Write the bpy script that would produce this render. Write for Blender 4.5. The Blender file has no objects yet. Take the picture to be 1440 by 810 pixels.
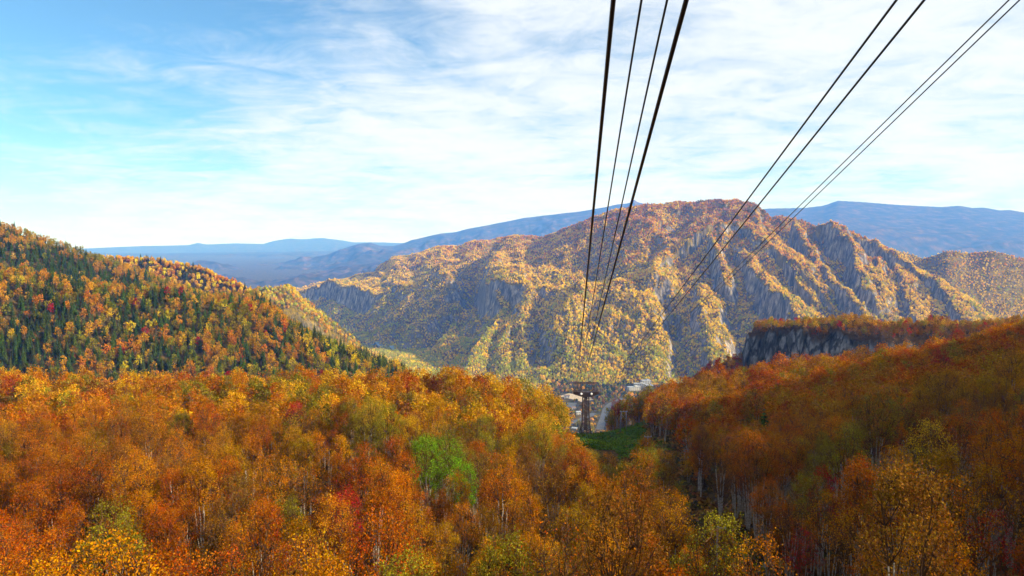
import bpy, bmesh, math, random
import numpy as np
from mathutils import Vector, Matrix

random.seed(7)
rng = np.random.default_rng(11)
SC = bpy.context.scene
COL = SC.collection

# ------------------------------------------------------------------ camera, sky, sun, exposure
FPX = 960.0                       # focal length in pixels of the 1440 px wide photograph
PITCH = math.radians(3.576)       # camera looks slightly down
cam = bpy.data.cameras.new('camera')
cam.sensor_width = 36.0
cam.lens = 36.0 * FPX / 1440.0
cam.clip_start = 0.2
cam.clip_end = 90000.0
camo = bpy.data.objects.new('camera', cam)
camo.location = (0, 0, 0)
camo.rotation_euler = (math.radians(90) - PITCH, 0, 0)
COL.objects.link(camo)
SC.camera = camo

SUN_AZ = math.radians(105.0)      # clockwise from the view direction (+Y): from the right, a little behind
SUN_EL = math.radians(23.5)
world = bpy.data.worlds.new('World')
SC.world = world
world.use_nodes = True
wn, wl = world.node_tree.nodes, world.node_tree.links
wn.clear()
w_out = wn.new('ShaderNodeOutputWorld')
w_bg = wn.new('ShaderNodeBackground')
w_bg.inputs['Strength'].default_value = 0.053
sky = wn.new('ShaderNodeTexSky')
sky.sky_type = 'NISHITA'
sky.sun_disc = False
sky.sun_elevation = SUN_EL
sky.sun_rotation = SUN_AZ
sky.altitude = 1300
sky.air_density = 1.0
sky.dust_density = 0.4
sky.ozone_density = 1.6
tc = wn.new('ShaderNodeTexCoord')
sep = wn.new('ShaderNodeSeparateXYZ')
wl.new(tc.outputs['Generated'], sep.inputs[0])


def wmath(op, a, b=None, c=None):
    n = wn.new('ShaderNodeMath')
    n.operation = op
    for i, v in enumerate((a, b, c)):
        if v is None:
            continue
        if isinstance(v, (int, float)):
            n.inputs[i].default_value = v
        else:
            wl.new(v, n.inputs[i])
    return n.outputs[0]


def wramp(v, p0, p1, v0=0.0, v1=1.0):
    n = wn.new('ShaderNodeMapRange')
    n.interpolation_type = 'SMOOTHSTEP'
    wl.new(v, n.inputs[0])
    for i, q in enumerate((p0, p1, v0, v1)):
        n.inputs[i + 1].default_value = q
    return n.outputs[0]


# clouds lie on a high flat layer: direction projected to a plane
zc = wmath('ADD', wmath('MAXIMUM', sep.outputs['Z'], 0.0), 0.10)
cx = wmath('DIVIDE', sep.outputs['X'], zc)
cy = wmath('DIVIDE', sep.outputs['Y'], zc)
comb = wn.new('ShaderNodeCombineXYZ')
wl.new(cx, comb.inputs[0])
wl.new(cy, comb.inputs[1])


def wnoise(scale, detail, rough, dist, sx=1.0, sy=1.0, rot=0.0, off=(0, 0, 0)):
    mp = wn.new('ShaderNodeMapping')
    mp.inputs['Scale'].default_value = (sx, sy, 1)
    mp.inputs['Rotation'].default_value = (0, 0, rot)
    mp.inputs['Location'].default_value = off
    wl.new(comb.outputs[0], mp.inputs[0])
    n = wn.new('ShaderNodeTexNoise')
    n.inputs['Scale'].default_value = scale
    n.inputs['Detail'].default_value = detail
    n.inputs['Roughness'].default_value = rough
    n.inputs['Distortion'].default_value = dist
    wl.new(mp.outputs[0], n.inputs['Vector'])
    return n.outputs['Fac']


n_big = wnoise(0.42, 4, 0.5, 0.3, off=(3.3, 1.2, 0))
n_mid = wnoise(1.5, 8, 0.62, 0.5, 1.0, 0.8, 0.5, off=(1.0, 4.0, 0))
n_fine = wnoise(3.4, 12, 0.70, 0.9, 0.8, 1.15, 0.6, off=(7.0, 2.0, 0))
dv = wn.new('ShaderNodeVectorMath')
dv.operation = 'DOT_PRODUCT'
wl.new(tc.outputs['Generated'], dv.inputs[0])
dv.inputs[1].default_value = (-0.60, 0.62, 0.50)
lat = wramp(dv.outputs['Value'], 0.80, 0.99, 0.075, -0.20)
m = wmath('ADD', wmath('MULTIPLY', n_big, 0.40), wmath('MULTIPLY', n_mid, 0.50))
m = wmath('ADD', m, wmath('MULTIPLY', n_fine, 0.48))
m = wmath('ADD', m, lat)
cmask = wramp(m, 0.47, 0.88, 0.05, 0.99)
low = wramp(sep.outputs['Z'], 0.20, -0.02, 0.0, 0.50)           # thin cloud deck seen edge-on
cmask = wmath('MAXIMUM', cmask, low)
mix = wn.new('ShaderNodeMix')
mix.data_type = 'RGBA'
skyg = wn.new('ShaderNodeMix')
skyg.data_type = 'RGBA'
skyg.blend_type = 'MULTIPLY'
skyg.inputs['Factor'].default_value = 1.0
skyg.inputs['B'].default_value = (0.84, 1.50, 1.75, 1)
wl.new(sky.outputs[0], skyg.inputs['A'])
wl.new(cmask, mix.inputs['Factor'])
wl.new(skyg.outputs['Result'], mix.inputs['A'])
mix.inputs['B'].default_value = (9.2, 9.7, 10.3, 1)
wl.new(mix.outputs['Result'], w_bg.inputs['Color'])
wl.new(w_bg.outputs[0], w_out.inputs[0])

sd = bpy.data.lights.new('sun', 'SUN')
sd.energy = 5.0
sd.angle = math.radians(0.5)
sd.color = (1.0, 0.90, 0.74)
so = bpy.data.objects.new('sun', sd)
sdir = Vector((math.sin(SUN_AZ) * math.cos(SUN_EL), math.cos(SUN_AZ) * math.cos(SUN_EL), math.sin(SUN_EL)))
so.rotation_euler = sdir.to_track_quat('Z', 'Y').to_euler()
so.location = (200, -80, 300)
COL.objects.link(so)

SC.view_settings.view_transform = 'Standard'
SC.view_settings.look = 'None'
SC.view_settings.exposure = 1.0
SC.view_settings.gamma = 1.0
SC.view_settings.use_curve_mapping = False
SC.render.engine = 'CYCLES'
cy_ = SC.cycles
cy_.use_denoising = True
cy_.max_bounces = 6
cy_.diffuse_bounces = 3
cy_.glossy_bounces = 2
cy_.transmission_bounces = 3
cy_.transparent_max_bounces = 4
cy_.volume_bounces = 3
cy_.caustics_reflective = False
cy_.caustics_refractive = False
cy_.sample_clamp_indirect = 5.0

# ------------------------------------------------------------------ pixel helpers (photo pixel -> direction)
SP, CP = math.sin(PITCH), math.cos(PITCH)


def pix(px, py, depth):
    """world point of a photo pixel at a given forward (+Y) distance"""
    a, b = (px - 720.0) / FPX, (405.0 - py) / FPX
    dx, dy, dz = a, CP + b * SP, -SP + b * CP
    k = depth / dy
    return (dx * k, depth, dz * k)


def to_px(X, Y, Z):
    d = Y * CP - Z * SP
    u = Y * SP + Z * CP
    return 720 + FPX * X / d, 405 - FPX * u / d


# ------------------------------------------------------------------ numpy noise
def _h(ix, iy, s):
    n = (ix.astype(np.int64) * 374761393 + iy.astype(np.int64) * 668265263 + s * 1274126177) & 0x7fffffff
    n = ((n ^ (n >> 13)) * 1274126177) & 0x7fffffff
    return ((n ^ (n >> 16)) & 0xffff) / 65535.0


def vnoise(x, y, s=0):
    ix, iy = np.floor(x), np.floor(y)
    fx, fy = x - ix, y - iy
    fx = fx * fx * fx * (fx * (fx * 6 - 15) + 10)
    fy = fy * fy * fy * (fy * (fy * 6 - 15) + 10)
    a = _h(ix, iy, s); b = _h(ix + 1, iy, s); c = _h(ix, iy + 1, s); d = _h(ix + 1, iy + 1, s)
    return (a + (b - a) * fx) * (1 - fy) + (c + (d - c) * fx) * fy


def fbm(x, y, oct=4, s=0, gain=0.5):
    t, a, n = 0.0, 1.0, 0.0
    for k in range(oct):
        t = t + a * vnoise(x * 2 ** k + 17.3 * k, y * 2 ** k - 9.1 * k, s + k)
        n += a
        a *= gain
    return t / n


def ridged(x, y, oct=4, s=0):
    t, a, n = 0.0, 1.0, 0.0
    for k in range(oct):
        t = t + a * (1 - np.abs(2 * vnoise(x * 2 ** k + 5.3 * k, y * 2 ** k - 3.1 * k, s + k) - 1))
        n += a
        a *= 0.5
    return t / n


# ------------------------------------------------------------------ terrain on a polar grid
AZF = np.linspace(-0.72, 0.74, 700)
AZ = np.concatenate([np.linspace(-math.pi, -0.74, 46), AZF, np.linspace(0.76, math.pi, 46)])
RR = np.concatenate([np.arange(4, 120, 3.0), np.arange(120, 440, 3.4), np.arange(440, 760, 3.6),
                     np.arange(760, 1750, 10.0), np.arange(1750, 2100, 7.0), np.arange(2100, 3500, 6.0),
                     np.arange(3500, 5000, 12.0), np.arange(5000, 9000, 60.0), np.arange(9000, 16200, 60.0), np.arange(16200, 28500, 300.0)])
NR, NA = len(RR), len(AZ)
GA, GR = np.meshgrid(AZ, RR)
GX, GY = GR * np.sin(GA), GR * np.cos(GA)

TREE_H = 12.0
# --- near ground: canopy heights read off the photograph, minus the height of the trees
cano = [(0, 810, 75), (300, 810, 72), (600, 810, 68), (850, 815, 70),
        (0, 650, 130), (300, 650, 125), (600, 650, 120), (780, 670, 118),
        (0, 575, 205), (300, 583, 195), (600, 578, 190), (740, 585, 182),
        (0, 520, 290), (150, 533, 270), (330, 530, 265), (500, 527, 260), (640, 523, 250), (720, 527, 245), (768, 540, 238),
        (800, 606, 224), (830, 648, 195), (920, 697, 148), (1000, 750, 102), (1050, 810, 76),
        (1010, 625, 118), (1150, 628, 118), (1300, 602, 102), (1440, 700, 66), (1440, 560, 150), (1440, 510, 220),
        (1440, 466, 320), (1250, 550, 180), (1250, 492, 300), (1100, 560, 190), (1100, 510, 320), (960, 570, 235),
        (915, 556, 300), (985, 520, 330), (1200, 700, 80), (1300, 800, 56)]
P = [(lambda q: (q[0], q[1], q[2] - TREE_H))(pix(*c)) for c in cano]
P += [pix(822, 607, 300), pix(877, 610, 300), tuple(np.array(pix(850, 632, 266)) - np.array((0, 0, 3.0))), (34, 285, -84.5), pix(800, 612, 292), pix(895, 610, 302), (43, 216, -72), (29, 96, -53), (24, 60, -43),
      (35, 150, -63), (46, 270, -80)]
# beyond the crest the ground falls to the gorge
for X in (-320, -200, -80, 0):
    P += [(X, 345, -104), (X, 430, -140), (X * 1.2, 520, -165)]
P += [(32, 345, -108), (66, 345, -90), (110, 365, -92), (60, 430, -160), (140, 430, -130), (220, 440, -105), (330, 440, -60), (60, 520, -210), (200, 520, -170)]
for X in (-500, -150, 150, 420):
    P += [(X, 700, -290), (X, 1000, -400), (X, 1350, -500)]
# camera side, behind and out of frame: the lift's mountain, right shoulder raised to cast shade
P += [(0, 0, -15), (-30, 15, -22), (30, 15, -20), (0, -60, 4), (0, -150, 42), (-150, -100, 10), (-150, 60, -42), (-320, 0, -46),
      (-420, 220, -66), (120, -40, 14), (120, 40, -14), (230, 30, 50), (250, 130, 20), (330, -20, 104), (420, 0, 139), (420, 50, 136), (480, 110, 140), (420, 220, 48), (560, 240, 104), (300, 250, -18),
      (700, 330, 90), (520, 380, 30), (650, -100, 230), (300, -200, 150), (375, -100, 140), (-300, -300, 90), (800, 100, 230), (900, 400, 150), (-700, -100, 20), (700, 600, 0), (1000, 700, 40)]
P = np.array(P, dtype=float)


def tps_fit(P, lam=6.0):
    xy = P[:, :2] / 100.0
    d = np.sqrt(((xy[:, None] - xy[None]) ** 2).sum(-1))
    K = d + 0.0                              # linear RBF kernel: no overshoot
    n = len(P)
    A = np.zeros((n + 3, n + 3))
    A[:n, :n] = K + np.eye(n) * -lam / 100.0
    A[:n, n] = 1; A[:n, n + 1:] = xy
    A[n, :n] = 1; A[n + 1:, :n] = xy.T
    b = np.concatenate([P[:, 2], [0, 0, 0]])
    return np.linalg.solve(A, b), xy


W_, XY_ = tps_fit(P)


def tps_eval(x, y):
    xs, ys = x / 100.0, y / 100.0
    out = W_[-3] + W_[-2] * xs + W_[-1] * ys
    for i in range(len(XY_)):
        out = out + W_[i] * np.sqrt((xs - XY_[i, 0]) ** 2 + (ys - XY_[i, 1]) ** 2 + 0.01)
    return out


NEG = -1e5
LAYERS, LNAMES = [], []


def add_layer(name, H):
    LAYERS.append(H)
    LNAMES.append(name)


H = np.full(GR.shape, NEG)
nm = GR < 1500
H[nm] = tps_eval(GX[nm], GY[nm])
H[nm] += (fbm(GX[nm] / 28, GY[nm] / 28, 3, 3) - 0.5) * 4.5 * (1 - np.exp(-((GX[nm] - 38) ** 2 + (GY[nm] - 285) ** 2) / 40 ** 2))
H[(GR < 1500) & (np.abs(GA) > 1.2) & (GR > 1300)] -= 0
add_layer('ground', H)


def rows_layer(rows, before, after, noise=None, taper=0.9):
    """rows: near-to-far list of [(px, py, depth)] or [(px, z, depth, 'z')] knots"""
    zs, rs = [], []
    lo, hi = -9, 9
    for row in rows:
        pts = []
        for q in row:
            if len(q) == 4:
                x, y, _ = pix(q[0], 405, q[2]); z = q[1]
            else:
                x, y, z = pix(*q)
            pts.append((math.atan2(x, y), math.hypot(x, y), z))
        pts.sort()
        a = np.array(pts)
        rs.append(np.interp(AZ, a[:, 0], a[:, 1]))
        zs.append(np.interp(AZ, a[:, 0], a[:, 2]))
        lo, hi = max(lo, a[0, 0]), min(hi, a[-1, 0])
    beyond = np.maximum(np.maximum(lo - AZ, AZ - hi), 0)
    out = np.where(GR < rs[0][None], zs[0][None] - before * (rs[0][None] - GR), 0.0)
    for k in range(len(rows) - 1):
        m_ = (GR >= rs[k][None]) & (GR < rs[k + 1][None])
        t = (GR - rs[k][None]) / np.maximum(rs[k + 1] - rs[k], 1.0)[None]
        v = zs[k][None] * (1 - t) + zs[k + 1][None] * t
        out = np.where(m_, v, out)
    m_ = GR >= rs[-1][None]
    out = np.where(m_, zs[-1][None] - after * (GR - rs[-1][None]), out)
    out = out - (beyond[None] * GR) * taper
    return out, rs, zs


# --- left hill, front spur with mixed forest
r1 = [[(-250, -150, 455, 'z'), (100, -150, 470, 'z'), (300, -150, 480, 'z'), (450, -160, 500, 'z'), (600, -172, 520, 'z')],
      [(-250, 300, 640), (0, 376, 640), (60, 384, 640), (130, 402, 640), (200, 416, 640), (300, 426, 640), (380, 438, 640), (430, 468, 630), (500, 503, 620), (560, 525, 615), (640, 575, 600)]]
H, _, _ = rows_layer(r1, 0.8, 0.25)
H += (fbm(GX / 55, GY / 55, 4, 21) - 0.5) * 22 * np.clip((GR - 430) / 120, 0, 1)
add_layer('left_hillside', H)
r1b = [[(-250, -120, 690, 'z'), (100, -120, 700, 'z'), (300, -140, 700, 'z'), (420, -200, 700, 'z')],
       [(-250, 215, 950), (0, 323, 940), (67, 340, 930), (133, 366, 920), (160, 374, 915), (233, 399, 900), (283, 411, 890), (333, 418, 880), (370, 424, 860), (440, 500, 840)]]
H, _, _ = rows_layer(r1b, 0.3, 0.35)
H += (fbm(GX / 80, GY / 80, 4, 25) - 0.5) * 20 * np.clip((GR - 700) / 150, 0, 1)
add_layer('left_hill', H)
r2 = [[(0, -260, 1050, 'z'), (200, -260, 1060, 'z'), (350, -280, 1100, 'z'), (420, -350, 1100, 'z')],
      [(0, 350, 1400), (150, 365, 1400), (200, 366, 1390), (233, 371, 1370), (267, 375, 1350), (300, 387, 1330), (333, 400, 1310), (352, 408, 1300), (400, 480, 1290)]]
H, _, _ = rows_layer(r2, 0.3, 0.4)
H += (fbm(GX / 100, GY / 100, 4, 31) - 0.5) * 16
add_layer('golden_hill', H)
r3 = [[(250, -420, 1420, 'z'), (350, -420, 1430, 'z'), (420, -420, 1450, 'z'), (520, -425, 1550, 'z'), (600, -430, 1600, 'z')],
      [(250, 440, 1600), (330, 430, 1620), (377, 432, 1640), (410, 432, 1660), (440, 450, 1690), (480, 480, 1720), (520, 505, 1740), (600, 545, 1780)],
      [(250, 420, 1720), (330, 408, 1750), (345, 406, 1760), (377, 402, 1780), (408, 402, 1800), (427, 420, 1810), (450, 438, 1820), (480, 464, 1830), (513, 491, 1840), (600, 545, 1850)]]
H, _, _ = rows_layer(r3, 0.3, 0.9)
H += (ridged(GA * 1750 / 60, GR / 200, 3, 41) - 0.6) * 22
add_layer('gorge_spur', H)
# --- cliff-edged table hill on the right
rm = [[(1022, -150, 520, 'z'), (1041, -125, 535, 'z'), (1150, -120, 495, 'z'), (1250, -112, 462, 'z'), (1500, -95, 440, 'z')],
      [(1022, -140, 532, 'z'), (1041, -112, 545, 'z'), (1150, -106, 503, 'z'), (1250, -100, 472, 'z'), (1500, -84, 450, 'z')],
      [(1022, 560, 550), (1041, 520, 556), (1050, 472, 555), (1066, 466, 549), (1100, 462, 534), (1150, 466, 516), (1200, 472, 498), (1250, 476, 484), (1500, 476, 462)],
      [(1022, 560, 575), (1041, 500, 585), (1060, 459, 580), (1090, 459, 572), (1112, 461, 566), (1142, 456, 560), (1188, 456, 552), (1240, 460, 540), (1340, 460, 530), (1500, 458, 520)],
      [(1022, 560, 660), (1050, 490, 660), (1090, 474, 660), (1150, 470, 660), (1240, 472, 660), (1500, 470, 660)]]
H, _, _ = rows_layer(rm, 0.5, 0.6, taper=1.6)
H += (ridged(GA * 520 / 14, GR / 90, 4, 51) - 0.6) * 10 * np.clip(1 - np.abs(GR * np.cos(GA) - 530) / 60, 0, 1)
H += (fbm(GX / 20, GY / 20, 3, 53) - 0.5) * 5
H += (ridged((GX + GY * .4) / 9, (GY - GX * .4) / 26, 3, 54) - 0.6) * 9 * np.clip(1 - np.abs(GR * np.cos(GA) - 530) / 60, 0, 1)
add_layer('cliff_hill', H)
rl = [[(915, -190, 460, 'z'), (960, -150, 470, 'z'), (1045, -140, 480, 'z'), (1080, -140, 480, 'z')],
      [(915, 566, 560), (945, 545, 560), (975, 533, 560), (1000, 517, 560), (1035, 503, 560), (1080, 500, 560)]]
H, _, _ = rows_layer(rl, 0.5, 0.7, taper=1.6)
H += (fbm(GX / 24, GY / 24, 3, 57) - 0.5) * 6
add_layer('shrub_ridge', H)

# --- valley floor
H = np.where((GR > 700) & (np.abs(GA) < 1.3), -402.0 - 0.03 * (GR - 1650).clip(0, 1500) * (GA < 0.05), NEG)
H = H + np.where(GR > 5200, (GR - 5200) * 0.012, 0).clip(0, 200)
add_layer('valley_floor', H)

# --- main mountain across the gorge
crest = [(380, 420, 4700), (470, 395, 4700), (527, 383, 4600), (533, 374, 4550), (553, 362, 4500), (587, 355, 4400), (617, 349, 4350), (640, 349, 4300), (667, 342, 4200),
         (700, 335, 4100), (723, 331, 4050), (750, 334, 4000), (777, 330, 3900), (800, 319, 3800), (833, 307, 3700), (877, 295, 3600),
         (900, 289, 3550), (940, 285, 3500), (985, 281, 3450), (1030, 281, 3400), (1060, 289, 3350), (1075, 296, 3250), (1085, 309, 3150),
         (1100, 306, 3150), (1125, 310, 3100), (1145, 318, 3050), (1160, 312, 3000), (1180, 318, 2980), (1222, 338, 2930), (1263, 362, 2850), (1303, 386, 2700),
         (1327, 406, 2560), (1350, 445, 2450), (1420, 520, 2400)]
shelf = [(380, 425, 4350), (470, 402, 4150), (540, 392, 3950), (600, 376, 3900), (640, 366, 3800), (667, 358, 3700), (690, 360, 3650), (750, 382, 3250), (817, 370, 3100),
         (860, 355, 3050), (900, 340, 3000), (950, 335, 2950), (1000, 330, 2900), (1050, 330, 2900), (1100, 345, 2900), (1150, 345, 2850), (1200, 360, 2830), (1260, 380, 2720), (1303, 400, 2600), (1350, 450, 2430), (1420, 525, 2380)]
rim = [(380, 430, 4200), (427, 409, 4000), (467, 398, 3800), (507, 397, 3600), (540, 399, 3450), (580, 396, 3350), (612, 378, 3330), (640, 384, 3250), (652, 400, 3280), (667, 410, 3330), (682, 412, 2900),
       (700, 405, 2800), (720, 406, 2740), (747, 405, 2700), (817, 398, 2600), (870, 395, 2560), (920, 395, 2520), (970, 400, 2480), (1020, 405, 2500), (1080, 420, 2560), (1150, 420, 2600), (1210, 425, 2560),
       (1260, 420, 2520), (1303, 425, 2480), (1350, 455, 2400), (1420, 528, 2360)]
base = [(380, 445, 4150), (427, 428, 3960), (467, 423, 3760), (507, 432, 3540), (540, 436, 3370), (580, 434, 3270), (612, 420, 3280), (640, 422, 3200), (652, 432, 3200), (667, 442, 3220), (682, 440, 2850),
        (700, 440, 2740), (720, 438, 2690), (747, 424, 2660), (817, 412, 2560), (870, 408, 2520), (920, 412, 2480), (970, 418, 2440), (1020, 425, 2450), (1080, 440, 2500), (1150, 440, 2540), (1210, 440, 2500),
        (1260, 434, 2470), (1303, 436, 2440), (1350, 462, 2380), (1420, 530, 2340)]
foot = [(380, -440, 3900, 'z'), (470, -440, 3300, 'z'), (540, -440, 2850, 'z'), (620, -430, 2480, 'z'), (700, -415, 2120, 'z'), (780, -410, 1980, 'z'), (850, -405, 1920, 'z'), (900, -403, 2000, 'z'), (950, -403, 1950, 'z'),
        (1100, -403, 1950, 'z'), (1250, -403, 2000, 'z'), (1420, -403, 2050, 'z')]
def deepen(row, k):
    return [(q_[0], q_[1] + k * 10 * min(1, max(0, (q_[0] - 985) / 60)), q_[2] + k * 110 * min(1, max(0, (q_[0] - 985) / 60)) * min(1, max(0, (1300 - q_[0]) / 60))) for q_ in row]
base = [(q_[0], q_[1] + (9 if 490 < q_[0] < 760 else 0), q_[2]) for q_ in base]
HM, rs, zs = rows_layer([foot, deepen(base, 1.0), deepen(rim, 1.2), deepen(shelf, .6), crest], 0.2, 0.45)
mm = (GR > 1850) & (GR < 5200) & (GA > -0.42) & (GA < 0.74)
x, y, a, r = GX[mm], GY[mm], GA[mm], GR[mm]
f = (r - np.broadcast_to(rs[0][None], GR.shape)[mm]) / np.maximum((np.broadcast_to(rs[4][None], GR.shape)[mm] - np.broadcast_to(rs[0][None], GR.shape)[mm]), 1)
env = np.clip(f * 5, 0, 1) * np.clip((1.04 - f) * 5, 0, 1)
h = HM[mm]
wx = (fbm(x / 260, y / 260, 3, 61) - 0.5) * 150
h = h + (ridged((a * 2600 + wx) / 230, r / 900, 4, 63) - 0.62) * 135 * env
h = h + (fbm(x / 90, y / 90, 4, 65) - 0.5) * 26 * np.clip(f * 4, 0.1, 1)


def seg_dist(x, y, p, q):
    dx, dy = q[0] - p[0], q[1] - p[1]
    L2 = dx * dx + dy * dy
    t = np.clip(((x - p[0]) * dx + (y - p[1]) * dy) / L2, 0, 1)
    ex, ey = x - (p[0] + t * dx), y - (p[1] + t * dy)
    d = np.sqrt(ex * ex + ey * ey)
    side = np.sign(dx * (y - p[1]) - dy * (x - p[0]))          # + : left of the direction p -> q
    return d, t, side


def spur(h, pts, prof_l, prof_r, jit=14, seed=1):
    """pts run from the top down towards the viewer; profiles: list of (dist, drop)"""
    P3 = [pix(*p) for p in pts]
    jx = x + (fbm(x / 40, y / 40, 3, 70 + seed) - 0.5) * jit * 2
    jy = y + (fbm(x / 40, y / 40, 3, 90 + seed) - 0.5) * jit * 2
    best = np.full(x.shape, NEG)
    for p, q in zip(P3[:-1], P3[1:]):
        d, t, s = seg_dist(jx, jy, p, q)
        near = d < 420
        if not near.any():
            continue
        z = p[2] + (q[2] - p[2]) * t
        dl = np.interp(d, [k[0] for k in prof_l], [k[1] for k in prof_l])
        dr = np.interp(d, [k[0] for k in prof_r], [k[1] for k in prof_r])
        # walking down towards the viewer, the viewer's right is on the walker's left
        v = z - np.where(s > 0, dr, dl)
        best = np.maximum(best, np.where(near, v, NEG))
    rel = np.clip(best - h, -60, None)
    return np.where(best > h, best, h + 0 * rel)


def gully(h, pts, depth, width, seed=1):
    P3 = [pix(*p) for p in pts]
    jx = x + (fbm(x / 60, y / 60, 3, 170 + seed) - 0.5) * 40
    jy = y + (fbm(x / 60, y / 60, 3, 190 + seed) - 0.5) * 40
    best = np.full(x.shape, 1e6)
    for p, q in zip(P3[:-1], P3[1:]):
        d, t, s = seg_dist(jx, jy, p, q)
        best = np.minimum(best, d)
    return h - depth * np.exp(-(best / width) ** 2)


CL = [(0, 0), (10, 4), (26, 70), (50, 120), (110, 165), (420, 420)]      # cliff
CM = [(0, 0), (14, 6), (40, 50), (90, 95), (420, 380)]
SL = [(0, 0), (20, 7), (120, 80), (420, 330)]                            # forest slope
SG = [(0, 0), (30, 8), (150, 72), (420, 290)]
spurs = [
    ([(1060, 288, 3200), (1066, 306, 3080), (1070, 325, 2990)], CL, CM),
    ([(1009, 316, 2880), (1041, 308, 2930), (1069, 331, 2760), (1085, 345, 2690)], CM, SG),
    ([(1000, 335, 2800), (1013, 360, 2640), (1020, 395, 2480)], CL, CM),
    ([(1041, 345, 2760), (1056, 375, 2560), (1077, 395, 2420), (1106, 420, 2270), (1126, 446, 2160)], CL, SL),
    ([(1120, 311, 3000), (1128, 330, 2860), (1142, 352, 2740)], CL, CM),
    ([(1136, 345, 2780), (1150, 368, 2620), (1182, 396, 2440), (1202, 423, 2300), (1222, 446, 2190)], CL, CM),
    ([(1168, 311, 2930), (1190, 330, 2760), (1204, 352, 2640), (1212, 388, 2480), (1226, 410, 2390)], CL, CM),
    ([(1168, 311, 2930), (1222, 337, 2840), (1263, 361, 2740), (1303, 385, 2600), (1327, 405, 2480), (1345, 433, 2360), (1358, 450, 2300)], CL, SL),
    ([(1232, 362, 2700), (1240, 395, 2520), (1246, 430, 2360)], CL, CM),
    ([(1262, 372, 2690), (1272, 400, 2520), (1285, 440, 2330)], CL, SL),
    ([(615, 374, 3360), (638, 382, 3260), (648, 402, 3190)], CM, CL),
    ([(560, 398, 3420), (580, 412, 3310), (560, 445, 3120), (540, 470, 2990)], CM, SL),
    ([(648, 402, 3190), (610, 436, 3050), (580, 458, 2960)], CM, SL),
    ([(700, 404, 2780), (707, 430, 2690), (697, 450, 2560), (672, 488, 2330), (655, 520, 2170)], CL, SL),
    ([(747, 405, 2700), (737, 430, 2600), (742, 470, 2380), (738, 520, 2150)], CM, SL),
    ([(815, 398, 2590), (800, 440, 2400), (790, 500, 2150)], SL, SG),
    ([(930, 398, 2500), (915, 440, 2300), (925, 500, 2060)], SG, SL),
    ([(985, 400, 2460), (990, 440, 2260), (1000, 500, 2040)], CM, SL),
    ([(880, 297, 3560), (930, 318, 3250), (955, 345, 2990), (980, 375, 2700)], SG, SL),
    ([(820, 312, 3700), (800, 345, 3450), (790, 365, 3250)], SG, SG),
]
for i, (p_, l_, r_) in enumerate(spurs):
    h = spur(h, p_, l_, r_, 18, i)
e2 = np.clip(f * 6, 0, 1) * np.clip((1.03 - f) * 12, 0.15, 1)
wx2 = (fbm(x / 90, y / 90, 3, 67) - 0.5) * 60
h = h + (ridged((a * 2600 + wx2) / 62, r / 170, 3, 68) - 0.6) * 34 * e2
h = h + (fbm(x / 22, y / 22, 2, 69) - 0.5) * 20 * e2 + (ridged((a * 2600 + wx2 * .4) / 26, r / 110, 2, 71) - .6) * 16 * e2
gul = [([(690, 340, 3900), (672, 380, 3550), (662, 415, 3300), (633, 465, 2950), (590, 488, 2780)], 95, 75),
       ([(938, 395, 2450), (951, 431, 2300), (960, 470, 2120), (962, 505, 2020)], 65, 38),
       ([(755, 440, 2480), (755, 470, 2330), (760, 510, 2150)], 60, 30),
       ([(850, 335, 3300), (830, 370, 3150), (855, 395, 2700)], 40, 60),
       ([(1030, 400, 2440), (1040, 440, 2250), (1050, 480, 2090)], 45, 36),
       ([(960, 300, 3300), (940, 320, 3150)], 40, 60)]
for i, (p_, d_, w_) in enumerate(gul):
    h = gully(h, p_, d_, w_, i)
HM[mm] = h
add_layer('mountain', HM)

# --- ridge behind on the right
rr = [[(1180, -300, 2700, 'z'), (1300, -300, 2600, 'z'), (1500, -300, 2600, 'z')],
      [(1180, 440, 2950), (1300, 430, 2900), (1340, 425, 2850), (1380, 425, 2850), (1420, 425, 2850), (1500, 425, 2850)],
      [(1180, 350, 3400), (1260, 352, 3350), (1299, 364, 3300), (1331, 353, 3150), (1363, 356, 3150), (1396, 353, 3100), (1440, 364, 3050), (1500, 380, 3000)]]
H, _, _ = rows_layer(rr, 0.3, 0.5)
e_ = np.clip((GR - 2600) / 300, 0, 1) * (GR < 4500)
H += (ridged((GA * 3000 + 40 * fbm(GX / 200, GY / 200, 2, 81)) / 150, GR / 700, 4, 83) - 0.6) * 60 * e_ * np.clip((3300 - GR) / 300, 0.1, 1)
add_layer('back_ridge', H)
# --- hazy ridges
rb0 = [[(200, -350, 7000, 'z'), (420, -360, 7200, 'z'), (600, -350, 7200, 'z')],
       [(200, 405, 9600), (330, 400, 9500), (420, 391, 9300), (480, 375, 9300), (533, 367, 9300), (560, 363, 9300), (620, 362, 9300), (700, 365, 9300)]]
H, _, _ = rows_layer(rb0, 0.3, 0.2)
H += (ridged(GX / 650, GY / 900, 5, 87) - 0.6) * 240 * np.clip((GR - 7000) / 800, 0, 1) * np.clip((9800 - GR) / 900, 0, 1)
add_layer('hazy_ridge', H)
cr = [(150, 405), (300, 396), (350, 387), (400, 376), (448, 362), (470, 354), (487, 348), (503, 343), (520, 341), (533, 345), (553, 346), (570, 341), (580, 337), (603, 332), (620, 328), (642, 326), (660, 321),
      (700, 313), (740, 305), (780, 301), (830, 295), (850, 291), (870, 287), (886, 285), (891, 280), (897, 284), (910, 287), (1000, 292)]
rb = [[(100, -330, 10500, 'z'), (500, -330, 10500, 'z'), (1000, -330, 10500, 'z')], [(a_, b_, 14600) for a_, b_ in cr]]
H, _, _ = rows_layer(rb, 0.3, 0.3)
H += (ridged(GX / 1100, GY / 1900, 5, 91) - 0.6) * 520 * np.clip((GR - 10500) / 900, 0, 1) * np.clip((14700 - GR) / 1700, 0.01, 1)
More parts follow.
